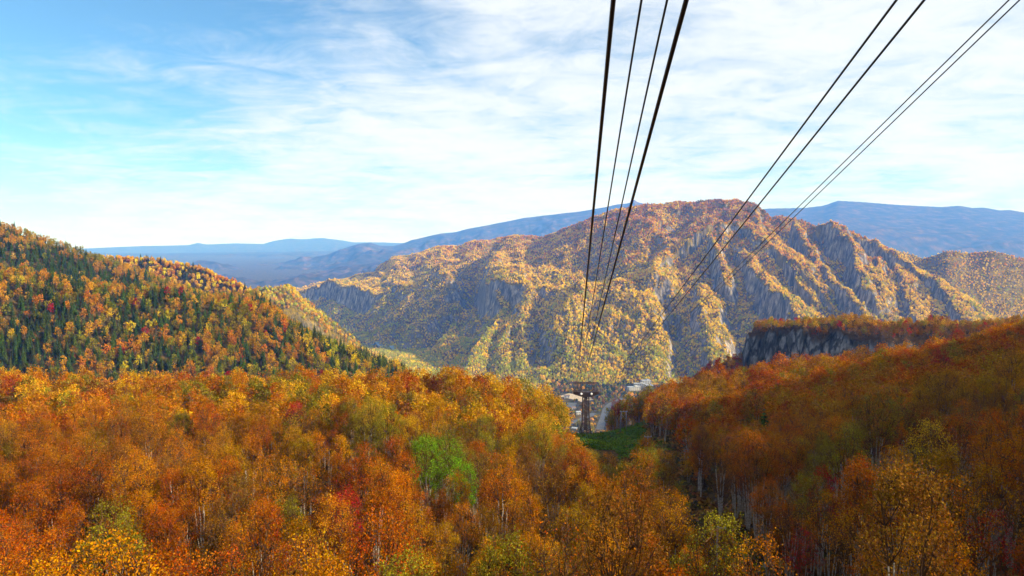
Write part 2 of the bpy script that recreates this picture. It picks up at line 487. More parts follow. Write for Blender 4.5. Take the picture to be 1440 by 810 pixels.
add_layer('long_ridge', H)
ck_ = [(1000, 300), (1085, 293), (1134, 292), (1158, 289), (1178, 282), (1214, 284), (1263, 288), (1323, 291), (1351, 289), (1396, 293), (1440, 297), (1540, 305)]
rk = [[(1000, -300, 9000, 'z'), (1500, -300, 9000, 'z')], [(a_, b_, 13600) for a_, b_ in ck_]]
H, _, _ = rows_layer(rk, 0.3, 0.2)
H += (ridged((GA * 11800 - GR * 0.55) / 1250, GR / 4000, 4, 95) - 0.6) * 620 * np.clip((GR - 9000) / 1200, 0, 1) * np.clip((13700 - GR) / 1500, 0.01, 1)
add_layer('flat_topped_ridge', H)
rp = [[(-100, -260, 16500, 'z'), (250, -260, 16500, 'z'), (560, -260, 16500, 'z')],
      [(-100, 353, 20000), (110, 355, 20000), (200, 356, 20000), (300, 355, 20000), (400, 354, 20000), (462, 353, 20000), (560, 360, 20000)]]
H, _, _ = rows_layer(rp, 0.3, 0.01)
H += (ridged(GX / 1300, GY / 1300, 4, 99) - 0.6) * 170 * np.clip((20000 - GR) / 1800, 0, 1) * (GR > 16000)
add_layer('far_plateau', H)
cf = [(-100, 335), (100, 336), (160, 337), (200, 338), (230, 340), (265, 341), (278, 337), (290, 341), (330, 341), (370, 343), (385, 338), (410, 335), (430, 336), (455, 334), (475, 337), (495, 340), (600, 342)]
rf = [[(-100, -150, 22500, 'z'), (600, -150, 22500, 'z')], [(a_, b_, 26500) for a_, b_ in cf]]
H, _, _ = rows_layer(rf, 0.1, 0.15)
H += (ridged(GX / 2200, GY / 2200, 4, 101) - 0.6) * 420 * np.clip((26400 - GR) / 2200, 0, 1) * (GR > 22000)
add_layer('far_mountain', H)

STACK = np.array(LAYERS)
LID = STACK.argmax(0)
HT = STACK.max(0)
HT = np.maximum(HT, -520.0)
# canopy-free elevation horizon, for culling what no one can see
TANE = HT / GR
RUNMAX = np.maximum.accumulate(TANE, axis=0)


def look(xq, yq, G, nearest=False):
    aq, rq = np.arctan2(xq, yq), np.hypot(xq, yq)
    ia = np.interp(aq, AZ, np.arange(NA)); ir = np.interp(rq, RR, np.arange(NR))
    if nearest:
        return G[np.round(ir).astype(int), np.round(ia).astype(int)]
    a0 = np.clip(np.floor(ia).astype(int), 0, NA - 2); r0 = np.clip(np.floor(ir).astype(int), 0, NR - 2)
    fa, fr = ia - a0, ir - r0
    return (G[r0, a0] * (1 - fa) + G[r0, a0 + 1] * fa) * (1 - fr) + (G[r0 + 1, a0] * (1 - fa) + G[r0 + 1, a0 + 1] * fa) * fr


def ground_z(xq, yq):
    return float(look(np.array([xq]), np.array([yq]), HT)[0])


# surface normal z (slope) on the grid
dr = np.gradient(HT, RR, axis=0)
da = np.gradient(HT, AZ, axis=1) / GR
NZ = 1 / np.sqrt(1 + dr ** 2 + da ** 2)

# ------------------------------------------------------------------ materials
def mat(name):
    m = bpy.data.materials.new(name)
    m.use_nodes = True
    nt = m.node_tree
    nt.nodes.clear()
    out = nt.nodes.new('ShaderNodeOutputMaterial')
    return m, nt, out


def simple(name, col, rough=0.7, metal=0.0, var=0.15, scale=3.0):
    m, nt, out = mat(name)
    b = nt.nodes.new('ShaderNodeBsdfPrincipled')
    b.inputs['Roughness'].default_value = rough
    b.inputs['Metallic'].default_value = metal
    n = nt.nodes.new('ShaderNodeTexNoise'); n.inputs['Scale'].default_value = scale; n.inputs['Detail'].default_value = 6
    t = nt.nodes.new('ShaderNodeTexCoord'); nt.links.new(t.outputs['Object'], n.inputs['Vector'])
    r = nt.nodes.new('ShaderNodeValToRGB')
    r.color_ramp.elements[0].position = 0.3; r.color_ramp.elements[1].position = 0.75
    r.color_ramp.elements[0].color = (*[c * (1 - var) for c in col], 1)
    r.color_ramp.elements[1].color = (*[min(1, c * (1 + var)) for c in col], 1)
    nt.links.new(n.outputs['Fac'], r.inputs[0]); nt.links.new(r.outputs[0], b.inputs['Base Color'])
    nt.links.new(b.outputs[0], out.inputs[0])
    return m


def leaf_mat(name, trans=0.28, island=True, sp=0.55):
    m, nt, out = mat(name)
    at = nt.nodes.new('ShaderNodeAttribute'); at.attribute_type = 'INSTANCER'; at.attribute_name = 'tint'
    hsv = nt.nodes.new('ShaderNodeHueSaturation')
    nt.links.new(at.outputs['Color'], hsv.inputs['Color'])
    if island:
        g = nt.nodes.new('ShaderNodeNewGeometry')
        mr = nt.nodes.new('ShaderNodeMapRange'); mr.inputs[3].default_value = 1 - sp; mr.inputs[4].default_value = 1 + sp
        nt.links.new(g.outputs['Random Per Island'], mr.inputs[0]); nt.links.new(mr.outputs[0], hsv.inputs['Value'])
        mh = nt.nodes.new('ShaderNodeMapRange'); mh.inputs[3].default_value = 0.482; mh.inputs[4].default_value = 0.515
        mu = nt.nodes.new('ShaderNodeMath'); mu.operation = 'FRACT'
        m2 = nt.nodes.new('ShaderNodeMath'); m2.operation = 'MULTIPLY'; m2.inputs[1].default_value = 7.13
        nt.links.new(g.outputs['Random Per Island'], m2.inputs[0]); nt.links.new(m2.outputs[0], mu.inputs[0])
        nt.links.new(mu.outputs[0], mh.inputs[0]); nt.links.new(mh.outputs[0], hsv.inputs['Hue'])
    else:
        t = nt.nodes.new('ShaderNodeTexCoord')
        n = nt.nodes.new('ShaderNodeTexNoise'); n.inputs['Scale'].default_value = 1.4; n.inputs['Detail'].default_value = 4
        nt.links.new(t.outputs['Object'], n.inputs['Vector'])
        mr = nt.nodes.new('ShaderNodeMapRange'); mr.inputs[1].default_value = 0.3; mr.inputs[2].default_value = 0.7; mr.inputs[3].default_value = 0.5; mr.inputs[4].default_value = 1.4
        nt.links.new(n.outputs['Fac'], mr.inputs[0]); nt.links.new(mr.outputs[0], hsv.inputs['Value'])
    t3 = nt.nodes.new('ShaderNodeTexCoord')
    n3 = nt.nodes.new('ShaderNodeTexNoise'); n3.inputs['Scale'].default_value = 0.38; n3.inputs['Detail'].default_value = 3
    nt.links.new(t3.outputs['Object'], n3.inputs['Vector'])
    h3 = nt.nodes.new('ShaderNodeHueSaturation')
    q3 = nt.nodes.new('ShaderNodeMapRange'); q3.inputs[1].default_value = 0.3; q3.inputs[2].default_value = 0.7; q3.inputs[3].default_value = 0.485; q3.inputs[4].default_value = 0.522
    p3 = nt.nodes.new('ShaderNodeMapRange'); p3.inputs[1].default_value = 0.3; p3.inputs[2].default_value = 0.7; p3.inputs[3].default_value = 0.72; p3.inputs[4].default_value = 1.3
    nt.links.new(n3.outputs['Fac'], q3.inputs[0]); nt.links.new(n3.outputs['Color'], p3.inputs[0])
    nt.links.new(q3.outputs[0], h3.inputs['Hue']); nt.links.new(p3.outputs[0], h3.inputs['Value']); nt.links.new(hsv.outputs[0], h3.inputs['Color'])
    hsv = h3
    d = nt.nodes.new('ShaderNodeBsdfDiffuse'); tr = nt.nodes.new('ShaderNodeBsdfTranslucent')
    nt.links.new(hsv.outputs[0], d.inputs[0]); nt.links.new(hsv.outputs[0], tr.inputs[0])
    mx = nt.nodes.new('ShaderNodeMixShader'); mx.inputs[0].default_value = trans
    nt.links.new(d.outputs[0], mx.inputs[1]); nt.links.new(tr.outputs[0], mx.inputs[2]); nt.links.new(mx.outputs[0], out.inputs[0])
    return m


def bark_mat(name, c0, c1):
    m, nt, out = mat(name)
    t = nt.nodes.new('ShaderNodeTexCoord')
    mp = nt.nodes.new('ShaderNodeMapping'); mp.inputs['Scale'].default_value = (1.5, 1.5, 5)
    n = nt.nodes.new('ShaderNodeTexNoise'); n.inputs['Scale'].default_value = 1.2; n.inputs['Detail'].default_value = 8
    nt.links.new(t.outputs['Object'], mp.inputs[0]); nt.links.new(mp.outputs[0], n.inputs['Vector'])
    r = nt.nodes.new('ShaderNodeValToRGB'); r.color_ramp.elements[0].position = 0.35; r.color_ramp.elements[1].position = 0.6
    r.color_ramp.elements[0].color = (*c0, 1); r.color_ramp.elements[1].color = (*c1, 1)
    nt.links.new(n.outputs['Fac'], r.inputs[0])
    d = nt.nodes.new('ShaderNodeBsdfDiffuse'); nt.links.new(r.outputs[0], d.inputs[0]); nt.links.new(d.outputs[0], out.inputs[0])
    return m


def terrain_mat(name, floor_cols, rock_cols, s0=0.62, s1=0.78, fscale=0.12, rscale=0.05, bump=0.6, bdist=2.0):
    """forest floor on gentle ground, bare rock where it is steep"""
    m, nt, out = mat(name)
    L = nt.links
    t = nt.nodes.new('ShaderNodeTexCoord'); g = nt.nodes.new('ShaderNodeNewGeometry')
    n1 = nt.nodes.new('ShaderNodeTexNoise'); n1.inputs['Scale'].default_value = fscale; n1.inputs['Detail'].default_value = 9; n1.inputs['Roughness'].default_value = 0.65
    L.new(t.outputs['Object'], n1.inputs['Vector'])
    r1 = nt.nodes.new('ShaderNodeValToRGB')
    while len(r1.color_ramp.elements) < len(floor_cols):
        r1.color_ramp.elements.new(0.5)
    for i, c in enumerate(floor_cols):
        r1.color_ramp.elements[i].position = 0.32 + 0.36 * i / max(1, len(floor_cols) - 1)
        r1.color_ramp.elements[i].color = (*c, 1)
    L.new(n1.outputs['Fac'], r1.inputs[0])
    mp = nt.nodes.new('ShaderNodeMapping'); mp.inputs['Scale'].default_value = (1, 1, 0.22)
    L.new(t.outputs['Object'], mp.inputs[0])
    n2 = nt.nodes.new('ShaderNodeTexNoise'); n2.inputs['Scale'].default_value = rscale; n2.inputs['Detail'].default_value = 12; n2.inputs['Roughness'].default_value = 0.68
    L.new(mp.outputs[0], n2.inputs['Vector'])
    r2 = nt.nodes.new('ShaderNodeValToRGB')
    while len(r2.color_ramp.elements) < len(rock_cols):
        r2.color_ramp.elements.new(0.5)
    for i, c in enumerate(rock_cols):
        r2.color_ramp.elements[i].position = 0.33 + 0.34 * i / max(1, len(rock_cols) - 1)
        r2.color_ramp.elements[i].color = (*c, 1)
    mpc = nt.nodes.new('ShaderNodeMapping'); mpc.inputs['Scale'].default_value = (1, 1, 0.10)
    L.new(t.outputs['Object'], mpc.inputs[0])
    vo = nt.nodes.new('ShaderNodeTexVoronoi'); vo.feature = 'DISTANCE_TO_EDGE'; vo.inputs['Scale'].default_value = rscale * 1.3
    wn_ = nt.nodes.new('ShaderNodeTexNoise'); wn_.inputs['Scale'].default_value = rscale * 3; wn_.inputs['Detail'].default_value = 6
    L.new(mpc.outputs[0], wn_.inputs['Vector'])
    vm = nt.nodes.new('ShaderNodeVectorMath'); vm.operation = 'MULTIPLY_ADD'
    L.new(wn_.outputs['Color'], vm.inputs[0]); vm.inputs[1].default_value = (0.7 / rscale,) * 3; L.new(mpc.outputs[0], vm.inputs[2])
    L.new(vm.outputs[0], vo.inputs['Vector'])
    ck = nt.nodes.new('ShaderNodeMapRange'); ck.inputs[1].default_value = 0.0; ck.inputs[2].default_value = 0.16; ck.inputs[3].default_value = -0.13; ck.inputs[4].default_value = 0.03  # shade of the cracks put into the rock colour
    L.new(vo.outputs['Distance'], ck.inputs[0])
    rk_ = nt.nodes.new('ShaderNodeMath'); rk_.operation = 'ADD'
    L.new(n2.outputs['Fac'], rk_.inputs[0]); L.new(ck.outputs[0], rk_.inputs[1])
    L.new(rk_.outputs[0], r2.inputs[0])
    sx = nt.nodes.new('ShaderNodeSeparateXYZ'); L.new(g.outputs['Normal'], sx.inputs[0])
    ad = nt.nodes.new('ShaderNodeMath'); ad.operation = 'MULTIPLY_ADD'; ad.inputs[1].default_value = 0.22; L.new(n2.outputs['Fac'], ad.inputs[0]); L.new(sx.outputs['Z'], ad.inputs[2])
    mr = nt.nodes.new('ShaderNodeMapRange'); mr.inputs[1].default_value = s0 + 0.11; mr.inputs[2].default_value = s1 + 0.11
    L.new(ad.outputs[0], mr.inputs[0])
    mx = nt.nodes.new('ShaderNodeMix'); mx.data_type = 'RGBA'
    L.new(mr.outputs[0], mx.inputs['Factor']); L.new(r2.outputs[0], mx.inputs['A']); L.new(r1.outputs[0], mx.inputs['B'])
    d = nt.nodes.new('ShaderNodeBsdfDiffuse'); L.new(mx.outputs['Result'], d.inputs[0])
    bp = nt.nodes.new('ShaderNodeBump'); bp.inputs['Strength'].default_value = bump; bp.inputs['Distance'].default_value = bdist
    L.new(rk_.outputs[0], bp.inputs['Height']); L.new(bp.outputs[0], d.inputs['Normal'])
    L.new(d.outputs[0], out.inputs[0])
    return m


ROCK = [(0.07, 0.064, 0.058), (0.20, 0.17, 0.14), (0.46, 0.39, 0.31)]
ROCKG = [(0.014, 0.015, 0.018), (0.06, 0.063, 0.07), (0.24, 0.24, 0.25)]
FLOOR = [(0.030, 0.022, 0.012), (0.075, 0.048, 0.018), (0.13, 0.075, 0.02)]
M_near = terrain_mat('forest_floor', FLOOR, FLOOR, fscale=0.5, rscale=0.4, bdist=0.4)
M_hill = terrain_mat('hill_floor', [(0.03, 0.028, 0.012), (0.09, 0.06, 0.02), (0.16, 0.09, 0.02)], ROCK, 0.55, 0.68, 0.2, 0.12, 0.6, 1.5)
M_cliff = terrain_mat('cliff_rock', [(0.03, 0.022, 0.014), (0.08, 0.045, 0.02)], ROCKG, 0.5, 0.75, 0.3, 0.13, 1.0, 2.5)
M_shrub = terrain_mat('shrub_slope', [(0.05, 0.03, 0.02), (0.12, 0.04, 0.02), (0.16, 0.09, 0.02)], ROCKG, 0.3, 0.45, 0.3, 0.13, 1.0, 1.0)
M_mount = terrain_mat('mountain_slope', [(0.06, 0.055, 0.008), (0.18, 0.12, 0.012), (0.32, 0.22, 0.012)], ROCK, 0.46, 0.62, 0.03, 0.05, 1.0, 9.0)
M_haze = terrain_mat('distant_slope', [(0.012, 0.022, 0.016), (0.05, 0.04, 0.025), (0.14, 0.085, 0.04)], [(0.05, 0.045, 0.04), (0.12, 0.10, 0.09)], 0.45, 0.6, 0.006, 0.012, 0.6, 14.0)
M_valley = terrain_mat('valley_ground', [(0.02, 0.03, 0.010), (0.07, 0.055, 0.018), (0.15, 0.10, 0.03)], ROCK, 0.3, 0.4, 0.03, 0.05, 0.3, 1.0)
M_leaf = leaf_mat('leaf', sp=0.38)
M_leafd = leaf_mat('needle', 0.15)
M_blob = leaf_mat('far_leaf', 0.2, True, 0.25)
M_bark = bark_mat('pale_bark', (0.17, 0.14, 0.11), (0.42, 0.37, 0.31))
M_twig = bark_mat('twig_bark', (0.05, 0.022, 0.010), (0.11, 0.058, 0.026))
M_barkm = bark_mat('grey_bark', (0.09, 0.07, 0.05), (0.26, 0.22, 0.18))
M_barkd = bark_mat('dark_bark', (0.06, 0.045, 0.035), (0.14, 0.11, 0.085))

# ------------------------------------------------------------------ terrain meshes, one per landform
MATS = dict(ground=M_near, left_hillside=M_hill, left_hill=M_hill, golden_hill=M_hill, gorge_spur=M_mount, cliff_hill=M_cliff, shrub_ridge=M_shrub,
            valley_floor=M_valley, mountain=M_mount, back_ridge=M_mount, hazy_ridge=M_haze, long_ridge=M_haze, flat_topped_ridge=M_haze,
            far_plateau=M_haze, far_mountain=M_haze)
LAB = dict(ground=('ground', 'brown forest ground under the orange trees', 'ground'),
           left_hillside=('wooded_hillside', 'hillside of dark conifers mixed with orange trees behind the foreground forest', 'hill'),
           left_hill=('wooded_hill', 'higher hill crest with a band of conifers behind the mixed hillside', 'hill'),
           golden_hill=('golden_hill', 'rounded golden yellow hill beyond the conifer hillside', 'hill'),
           gorge_spur=('gorge_spur', 'steep spur with pale rock dropping into the gorge', 'hill'),
           cliff_hill=('cliff_hill', 'table hill ending in a dark grey shaded rock cliff', 'hill'),
           shrub_ridge=('shrub_ridge', 'low ridge with dark red shrubs at the foot of the grey cliff', 'hill'),
           valley_floor=('valley_floor', 'floor of the valley with roads and village', 'valley'),
           mountain=('mountain', 'large sunlit mountain with yellow forest and rock buttresses across the gorge', 'mountain'),
           back_ridge=('shaded_ridge', 'shaded rocky ridge behind the right end of the big mountain', 'mountain'),
           hazy_ridge=('hazy_ridge', 'brownish hazy ridge below the long blue ridge', 'mountain'),
           long_ridge=('long_blue_ridge', 'long blue ridge rising from the far valley behind the big mountain', 'mountain'),
           flat_topped_ridge=('flat_topped_ridge', 'blue flat topped ridge behind the rock buttresses', 'mountain'),
           far_plateau=('far_plateau', 'flat pale plateau below the farthest mountains', 'plateau'),
           far_mountain=('far_mountains', 'farthest pale blue mountains on the horizon', 'mountain'))
fl = np.maximum(np.maximum(LID[:-1, :-1], LID[1:, :-1]), np.maximum(LID[:-1, 1:], LID[1:, 1:]))
fl = LID[:-1, :-1]
idx = np.arange(NR * NA).reshape(NR, NA)
quads = np.stack([idx[:-1, :-1], idx[:-1, 1:], idx[1:, 1:], idx[1:, :-1]], -1)
VERT = np.stack([GX, GY, HT], -1).reshape(-1, 3)


def mesh_np(name, v, q, material, smooth=True):
    me = bpy.data.meshes.new(name)
    me.vertices.add(len(v)); me.vertices.foreach_set('co', v.astype(np.float32).ravel())
    k = q.shape[1]
    me.loops.add(q.size); me.loops.foreach_set('vertex_index', q.astype(np.int32).ravel())
    me.polygons.add(len(q)); me.polygons.foreach_set('loop_start', np.arange(0, q.size, k, dtype=np.int32))
    me.polygons.foreach_set('use_smooth', np.full(len(q), smooth))
    me.update(calc_edges=True)
    me.validate()
    me.materials.append(material)
    return me


def tag(o, label, cat=None, group=None, kind=None):
    o['label'] = label
    if cat: o['category'] = cat
    if group: o['group'] = group
    if kind: o['kind'] = kind
    return o


for li, ln in enumerate(LNAMES):
    sel = (fl == li)
    if not sel.any():
        continue
    q = quads[sel][:, ::-1]
    # close the ring round the camera
    u, inv = np.unique(q, return_inverse=True)
    o = bpy.data.objects.new(LAB[ln][0], mesh_np(LAB[ln][0], VERT[u], inv.reshape(-1, 4), MATS[ln]))
    COL.objects.link(o)
    tag(o, LAB[ln][1], LAB[ln][2], kind='structure')


# ------------------------------------------------------------------ mesh builder for objects
class MB:
    def __init__(self):
        self.v, self.f = [], []

    def add(self, vs, fs):
        n = len(self.v)
        self.v += [tuple(p) for p in vs]
        self.f += [tuple(i + n for i in f) for f in fs]
        return self

    def box(self, c, s, rz=0.0, top=(1.0, 1.0)):
        hx, hy, hz = s[0] / 2, s[1] / 2, s[2] / 2
        ca, sa = math.cos(rz), math.sin(rz)
        vs = []
        for z, kx, ky in ((-hz, 1, 1), (hz, top[0], top[1])):
            for sx, sy in ((-1, -1), (1, -1), (1, 1), (-1, 1)):
                X, Y = sx * hx * kx, sy * hy * ky
                vs.append((c[0] + X * ca - Y * sa, c[1] + X * sa + Y * ca, c[2] + z))
        return self.add(vs, [(3, 2, 1, 0), (4, 5, 6, 7), (0, 1, 5, 4), (1, 2, 6, 5), (2, 3, 7, 6), (3, 0, 4, 7)])

    def tube(self, pts, rad, n=6, cap=True, mi=0):
        f0 = len(self.f)
        self._tube(pts, rad, n, cap)
        if mi:
            self.mi = getattr(self, 'mi', {})
            for k in range(f0, len(self.f)):
                self.mi[k] = mi
        return self

    def _tube(self, pts, rad, n=6, cap=True):
        pts = [Vector(p) for p in pts]
        rad = rad if hasattr(rad, '__len__') else [rad] * len(pts)
        base = len(self.v)
        for i, p in enumerate(pts):
            d = (pts[min(i + 1, len(pts) - 1)] - pts[max(i - 1, 0)]).normalized()
            a = Vector((0, 0, 1)) if abs(d.z) < 0.9 else Vector((1, 0, 0))
            u = d.cross(a).normalized(); w = d.cross(u)
            for k in range(n):
                t = 2 * math.pi * k / n
                self.v.append(tuple(p + (u * math.cos(t) + w * math.sin(t)) * rad[i]))
        for i in range(len(pts) - 1):
            for k in range(n):
                a0 = base + i * n + k; b0 = base + i * n + (k + 1) % n
                self.f.append((a0, b0, b0 + n, a0 + n))
        if cap:
            self.f.append(tuple(base + k for k in range(n))[::-1])
            self.f.append(tuple(base + (len(pts) - 1) * n + k for k in range(n)))
        return self

    def mesh(self, name, m, smooth=False):
        me = bpy.data.meshes.new(name)
        me.from_pydata(self.v, [], self.f)
        me.materials.append(m)
        if getattr(self, 'mi', None):
            me.materials.append(M_twig)
            me.polygons.foreach_set('material_index', [self.mi.get(k, 0) for k in range(len(me.polygons))])
        if smooth:
            me.polygons.foreach_set('use_smooth', [True] * len(me.polygons))
        me.update()
        return me

    def build(self, name, m, parent=None, smooth=False, loc=None):
        o = bpy.data.objects.new(name, self.mesh(name, m, smooth))
        COL.objects.link(o)
        if parent: o.parent = parent
        if loc: o.location = loc
        return o


def empty(name, loc, rz=0.0, scale=(1, 1, 1)):
    o = bpy.data.objects.new(name, None)
    o.empty_display_size = 0.3
    o.location = loc; o.rotation_euler = (0, 0, rz); o.scale = scale
    COL.objects.link(o)
    return o


# ------------------------------------------------------------------ tree prototypes
def leaf_quads(cen, size, flat=0.35):
    """numpy: random quads (two triangles' worth) at centres"""
    n = len(cen)
    nrm = rng.normal(size=(n, 3)); nrm[:, 2] += flat
    nrm /= np.linalg.norm(nrm, axis=1)[:, None]
    a = np.cross(nrm, rng.normal(size=(n, 3))); a /= np.linalg.norm(a, axis=1)[:, None]
    b = np.cross(nrm, a)
    s = size * rng.uniform(0.7, 1.3, n)[:, None]
    v = np.stack([cen - a * s * 0.6, cen + b * s * 0.38 , cen + a * s * 0.6, cen - b * s * 0.38], 1).reshape(-1, 3)
    return v, np.arange(4 * n).reshape(-1, 4)


def birch(seed, h, spread, stems, nclus, nleaf, lsize, crad, twigs=True, low=0.42, sides=4):
    rs_ = random.Random(seed)
    npr = np.random.default_rng(seed)
    tr = MB()
    paths = []
    a0 = rs_.random() * 6.28
    for s in range(stems):
        ang = a0 + 6.28 * s / stems + rs_.uniform(-.5, .5)
        out = spread * rs_.uniform(0.25, 0.62) if stems > 1 else spread * 0.12
        hh = h * rs_.uniform(0.78, 0.95)
        pts, rad = [], []
        nseg = 7
        r0 = 0.115 * (h / 12) * rs_.uniform(0.8, 1.15) * (0.8 if stems > 2 else 1.15)
        for i in range(nseg + 1):
            t = i / nseg
            o_ = out * (0.25 * t + 0.75 * t ** 1.7) + 0.12
            jj = 0.12 * (1 - 0.6 * t)
            pts.append(Vector((math.cos(ang) * o_ + rs_.uniform(-jj, jj), math.sin(ang) * o_ + rs_.uniform(-jj, jj), -0.6 + (hh + 0.6) * t)))
            rad.append(r0 * (1 - t) ** 0.9 + 0.008)
        tr.tube(pts[:6], rad[:6], sides, cap=False)
        tr.tube(pts[5:], rad[5:], 3, cap=False, mi=1)
        paths.append(pts)
    cl = []
    for k in range(nclus):
        for _ in range(40):
            th = rs_.random() * 6.28
            zz = rs_.uniform(low, 1.0)
            prof = math.sin(math.pi * min(1, max(0, (zz - low + 0.09) / (1.14 - low))) ** 0.85) ** 0.7
            rr_ = spread * prof * math.sqrt(rs_.uniform(0.18, 1.0))
            c = Vector((math.cos(th) * rr_, math.sin(th) * rr_, zz * h))
            if all((c - d).length > crad * 0.85 for d in cl[-30:]):
                break
        cl.append(c)
        st = min(paths, key=lambda p: (p[-2].xy - c.xy).length + rs_.uniform(0, 0.8))
        # the branch leaves the stem well below its cluster
        zt = max(0.22 * h, c.z - (c.xy - st[4].xy).length * rs_.uniform(0.8, 1.6) - 0.6)
        i = min(range(len(st)), key=lambda j: abs(st[j].z - zt))
        p0 = st[i]
        mid = (p0 + c) / 2 + Vector((rs_.uniform(-.2, .2), rs_.uniform(-.2, .2), -0.12 * (c - p0).length))
        rb_ = 0.045 * (h / 12)
        tr.tube([p0, mid], [rb_, rb_ * 0.62], 3, cap=False, mi=1)
        tr.tube([mid, c], [rb_ * 0.62, rb_ * 0.25], 3, cap=False, mi=1)
        if twigs:
            for _ in range(4):
                e = c + Vector((rs_.gauss(0, 1), rs_.gauss(0, 1), rs_.gauss(0.4, 0.8))).normalized() * crad * rs_.uniform(0.8, 1.35)
                q0 = mid.lerp(c, rs_.uniform(0.4, 1))
                tr.tube([q0, e], [rb_ * 0.35, rb_ * 0.12], 3, cap=False, mi=1)
    cc = np.array([tuple(c) for c in cl])
    per = npr.integers(int(nleaf * 0.5), int(nleaf * 1.4) + 1, len(cc))
    cen = np.repeat(cc, per, axis=0)
    cr_ = np.repeat(crad * npr.uniform(0.6, 1.35, len(cc)), per)[:, None]
    g = npr.normal(size=cen.shape) * cr_ * np.array([.92, .92, 1.1]) * 0.60
    cen = cen + g
    v, q = leaf_quads(cen, lsize)
    return tr, v, q


def conifer(seed, h, rad, tiers, per, droop=0.35):
    rs_ = random.Random(seed)
    tr = MB().tube([(0, 0, -0.6), (0, 0, h * 0.5), (0, 0, h)], [0.2, 0.11, 0.02], 5, cap=False)
    v, q = [], []
    for t in range(tiers):
        ft = t / (tiers - 1)
        z = h * (0.12 + 0.86 * ft)
        R = rad * (1 - ft) ** 0.85 + 0.12
        for k in range(per):
            a = 6.28 * (k + rs_.random() * 0.8 + 0.5 * (t % 2)) / per
            r_ = R * rs_.uniform(0.72, 1.12)
            w = r_ * 0.42 + 0.1
            d = Vector((math.cos(a), math.sin(a), 0)); s = Vector((-d.y, d.x, 0))
            zt = z + rs_.uniform(-.15, .15)
            p0 = Vector((0, 0, zt + 0.28 * r_)); p1 = d * r_ * 0.6 + s * w * 0.5 + Vector((0, 0, zt - droop * r_ * 0.25))
            p2 = d * r_ + Vector((0, 0, zt - droop * r_)); p3 = d * r_ * 0.6 - s * w * 0.5 + Vector((0, 0, zt - droop * r_ * 0.25))
            n = len(v)
            v += [tuple(p0), tuple(p1), tuple(p2), tuple(p3)]
            q.append((n, n + 1, n + 2, n + 3))
    return tr, np.array(v), np.array(q)


def mesh_leaf(name, v, q, m):
    return mesh_np(name, v, q, m, smooth=False)


PROTO = {}


def proto(key, tr, v, q, bark, leaf):
    PROTO[key] = (tr.mesh(key + '_trunk', bark), mesh_leaf(key + '_crown', v, q, leaf))


# near birches: ordinary, dense, sparse and nearly bare
specs = [(15.5, 2.8, 4, 58, 104, .138, .66), (14.5, 2.5, 3, 52, 106, .136, .62), (16.5, 3.1, 5, 62, 92, .138, .70), (12.5, 2.3, 3, 42, 100, .134, .58),
         (15.5, 2.2, 2, 50, 104, .136, .58), (15.5, 3.5, 6, 64, 58, .138, .72), (14.0, 2.7, 4, 54, 42, .136, .66), (15.0, 3.0, 5, 64, 12, .136, .8)]
LOWS = [.48, .52, .54, .46, .48, .58, .52, .44]
for i, s in enumerate(specs):
    proto(f'near{i}', *birch(100 + i, *s[:4], s[4], s[5], s[6], low=LOWS[i]), M_bark, M_leaf)
for i, s in enumerate([(12, 3.3, 3, 36, 34, .42, .85), (11, 3.0, 2, 32, 36, .42, .8), (13, 3.5, 4, 38, 30, .42, .9), (12, 3.2, 4, 30, 9, .36, .9)]):
    proto(f'mid{i}', *birch(200 + i, *s[:4], s[4], s[5], s[6], twigs=False, sides=3), M_bark, M_leaf)
for i, s in enumerate([(11, 3.4, 2, 20, 15, .85, 1.0), (10, 3.1, 2, 18, 15, .8, 1.0), (12, 3.6, 3, 22, 14, .85, 1.05), (11, 3.2, 3, 16, 4, .7, 1.0)]):
    proto(f'hill{i}', *birch(300 + i, *s[:4], s[4], s[5], s[6], twigs=False, sides=3, low=0.34), M_barkm, M_leaf)
for i, s in enumerate([(16, 3.6, 16, 13), (14, 3.8, 13, 13), (18, 4.0, 17, 13), (12, 3.4, 12, 12), (17, 3.0, 16, 11)]):
    proto(f'fir{i}', *conifer(400 + i, *s), M_barkd, M_leafd)


def blob(seed, n, rad, hgt, size):
    npr = np.random.default_rng(seed)
    d = npr.normal(size=(n, 3)); d /= np.linalg.norm(d, axis=1)[:, None]
    lump = 0.72 + 0.35 * npr.random(n)
    cen = d * np.array([rad, rad, hgt * 0.5]) * lump[:, None] + np.array([0, 0, hgt * 0.58])
    # faces turned outwards so that each crown has a lit and a shaded side
    nr = d + npr.normal(size=(n, 3)) * 0.45
    nr /= np.linalg.norm(nr, axis=1)[:, None]
    a = np.cross(nr, npr.normal(size=(n, 3))); a /= np.linalg.norm(a, axis=1)[:, None]
    b = np.cross(nr, a)
    s = size * npr.uniform(0.7, 1.3, n)[:, None]
    v = np.stack([cen - a * s, cen - b * s * 0.8, cen + a * s, cen + b * s * 0.8], 1).reshape(-1, 3)
    return MB().tube([(0, 0, -1), (0, 0, hgt * 0.6)], [0.25, 0.12], 3, cap=False), v, np.arange(4 * n).reshape(-1, 4)


for i, s in enumerate([(64, 3.9, 9.5, 1.7), (54, 3.4, 10.5, 1.6), (70, 4.4, 9.0, 1.8)]):
    proto(f'far{i}', *blob(500 + i, *s), M_bark, M_blob)
proto('farfir0', *conifer(600, 14, 2.6, 7, 6), M_barkd, M_leafd)

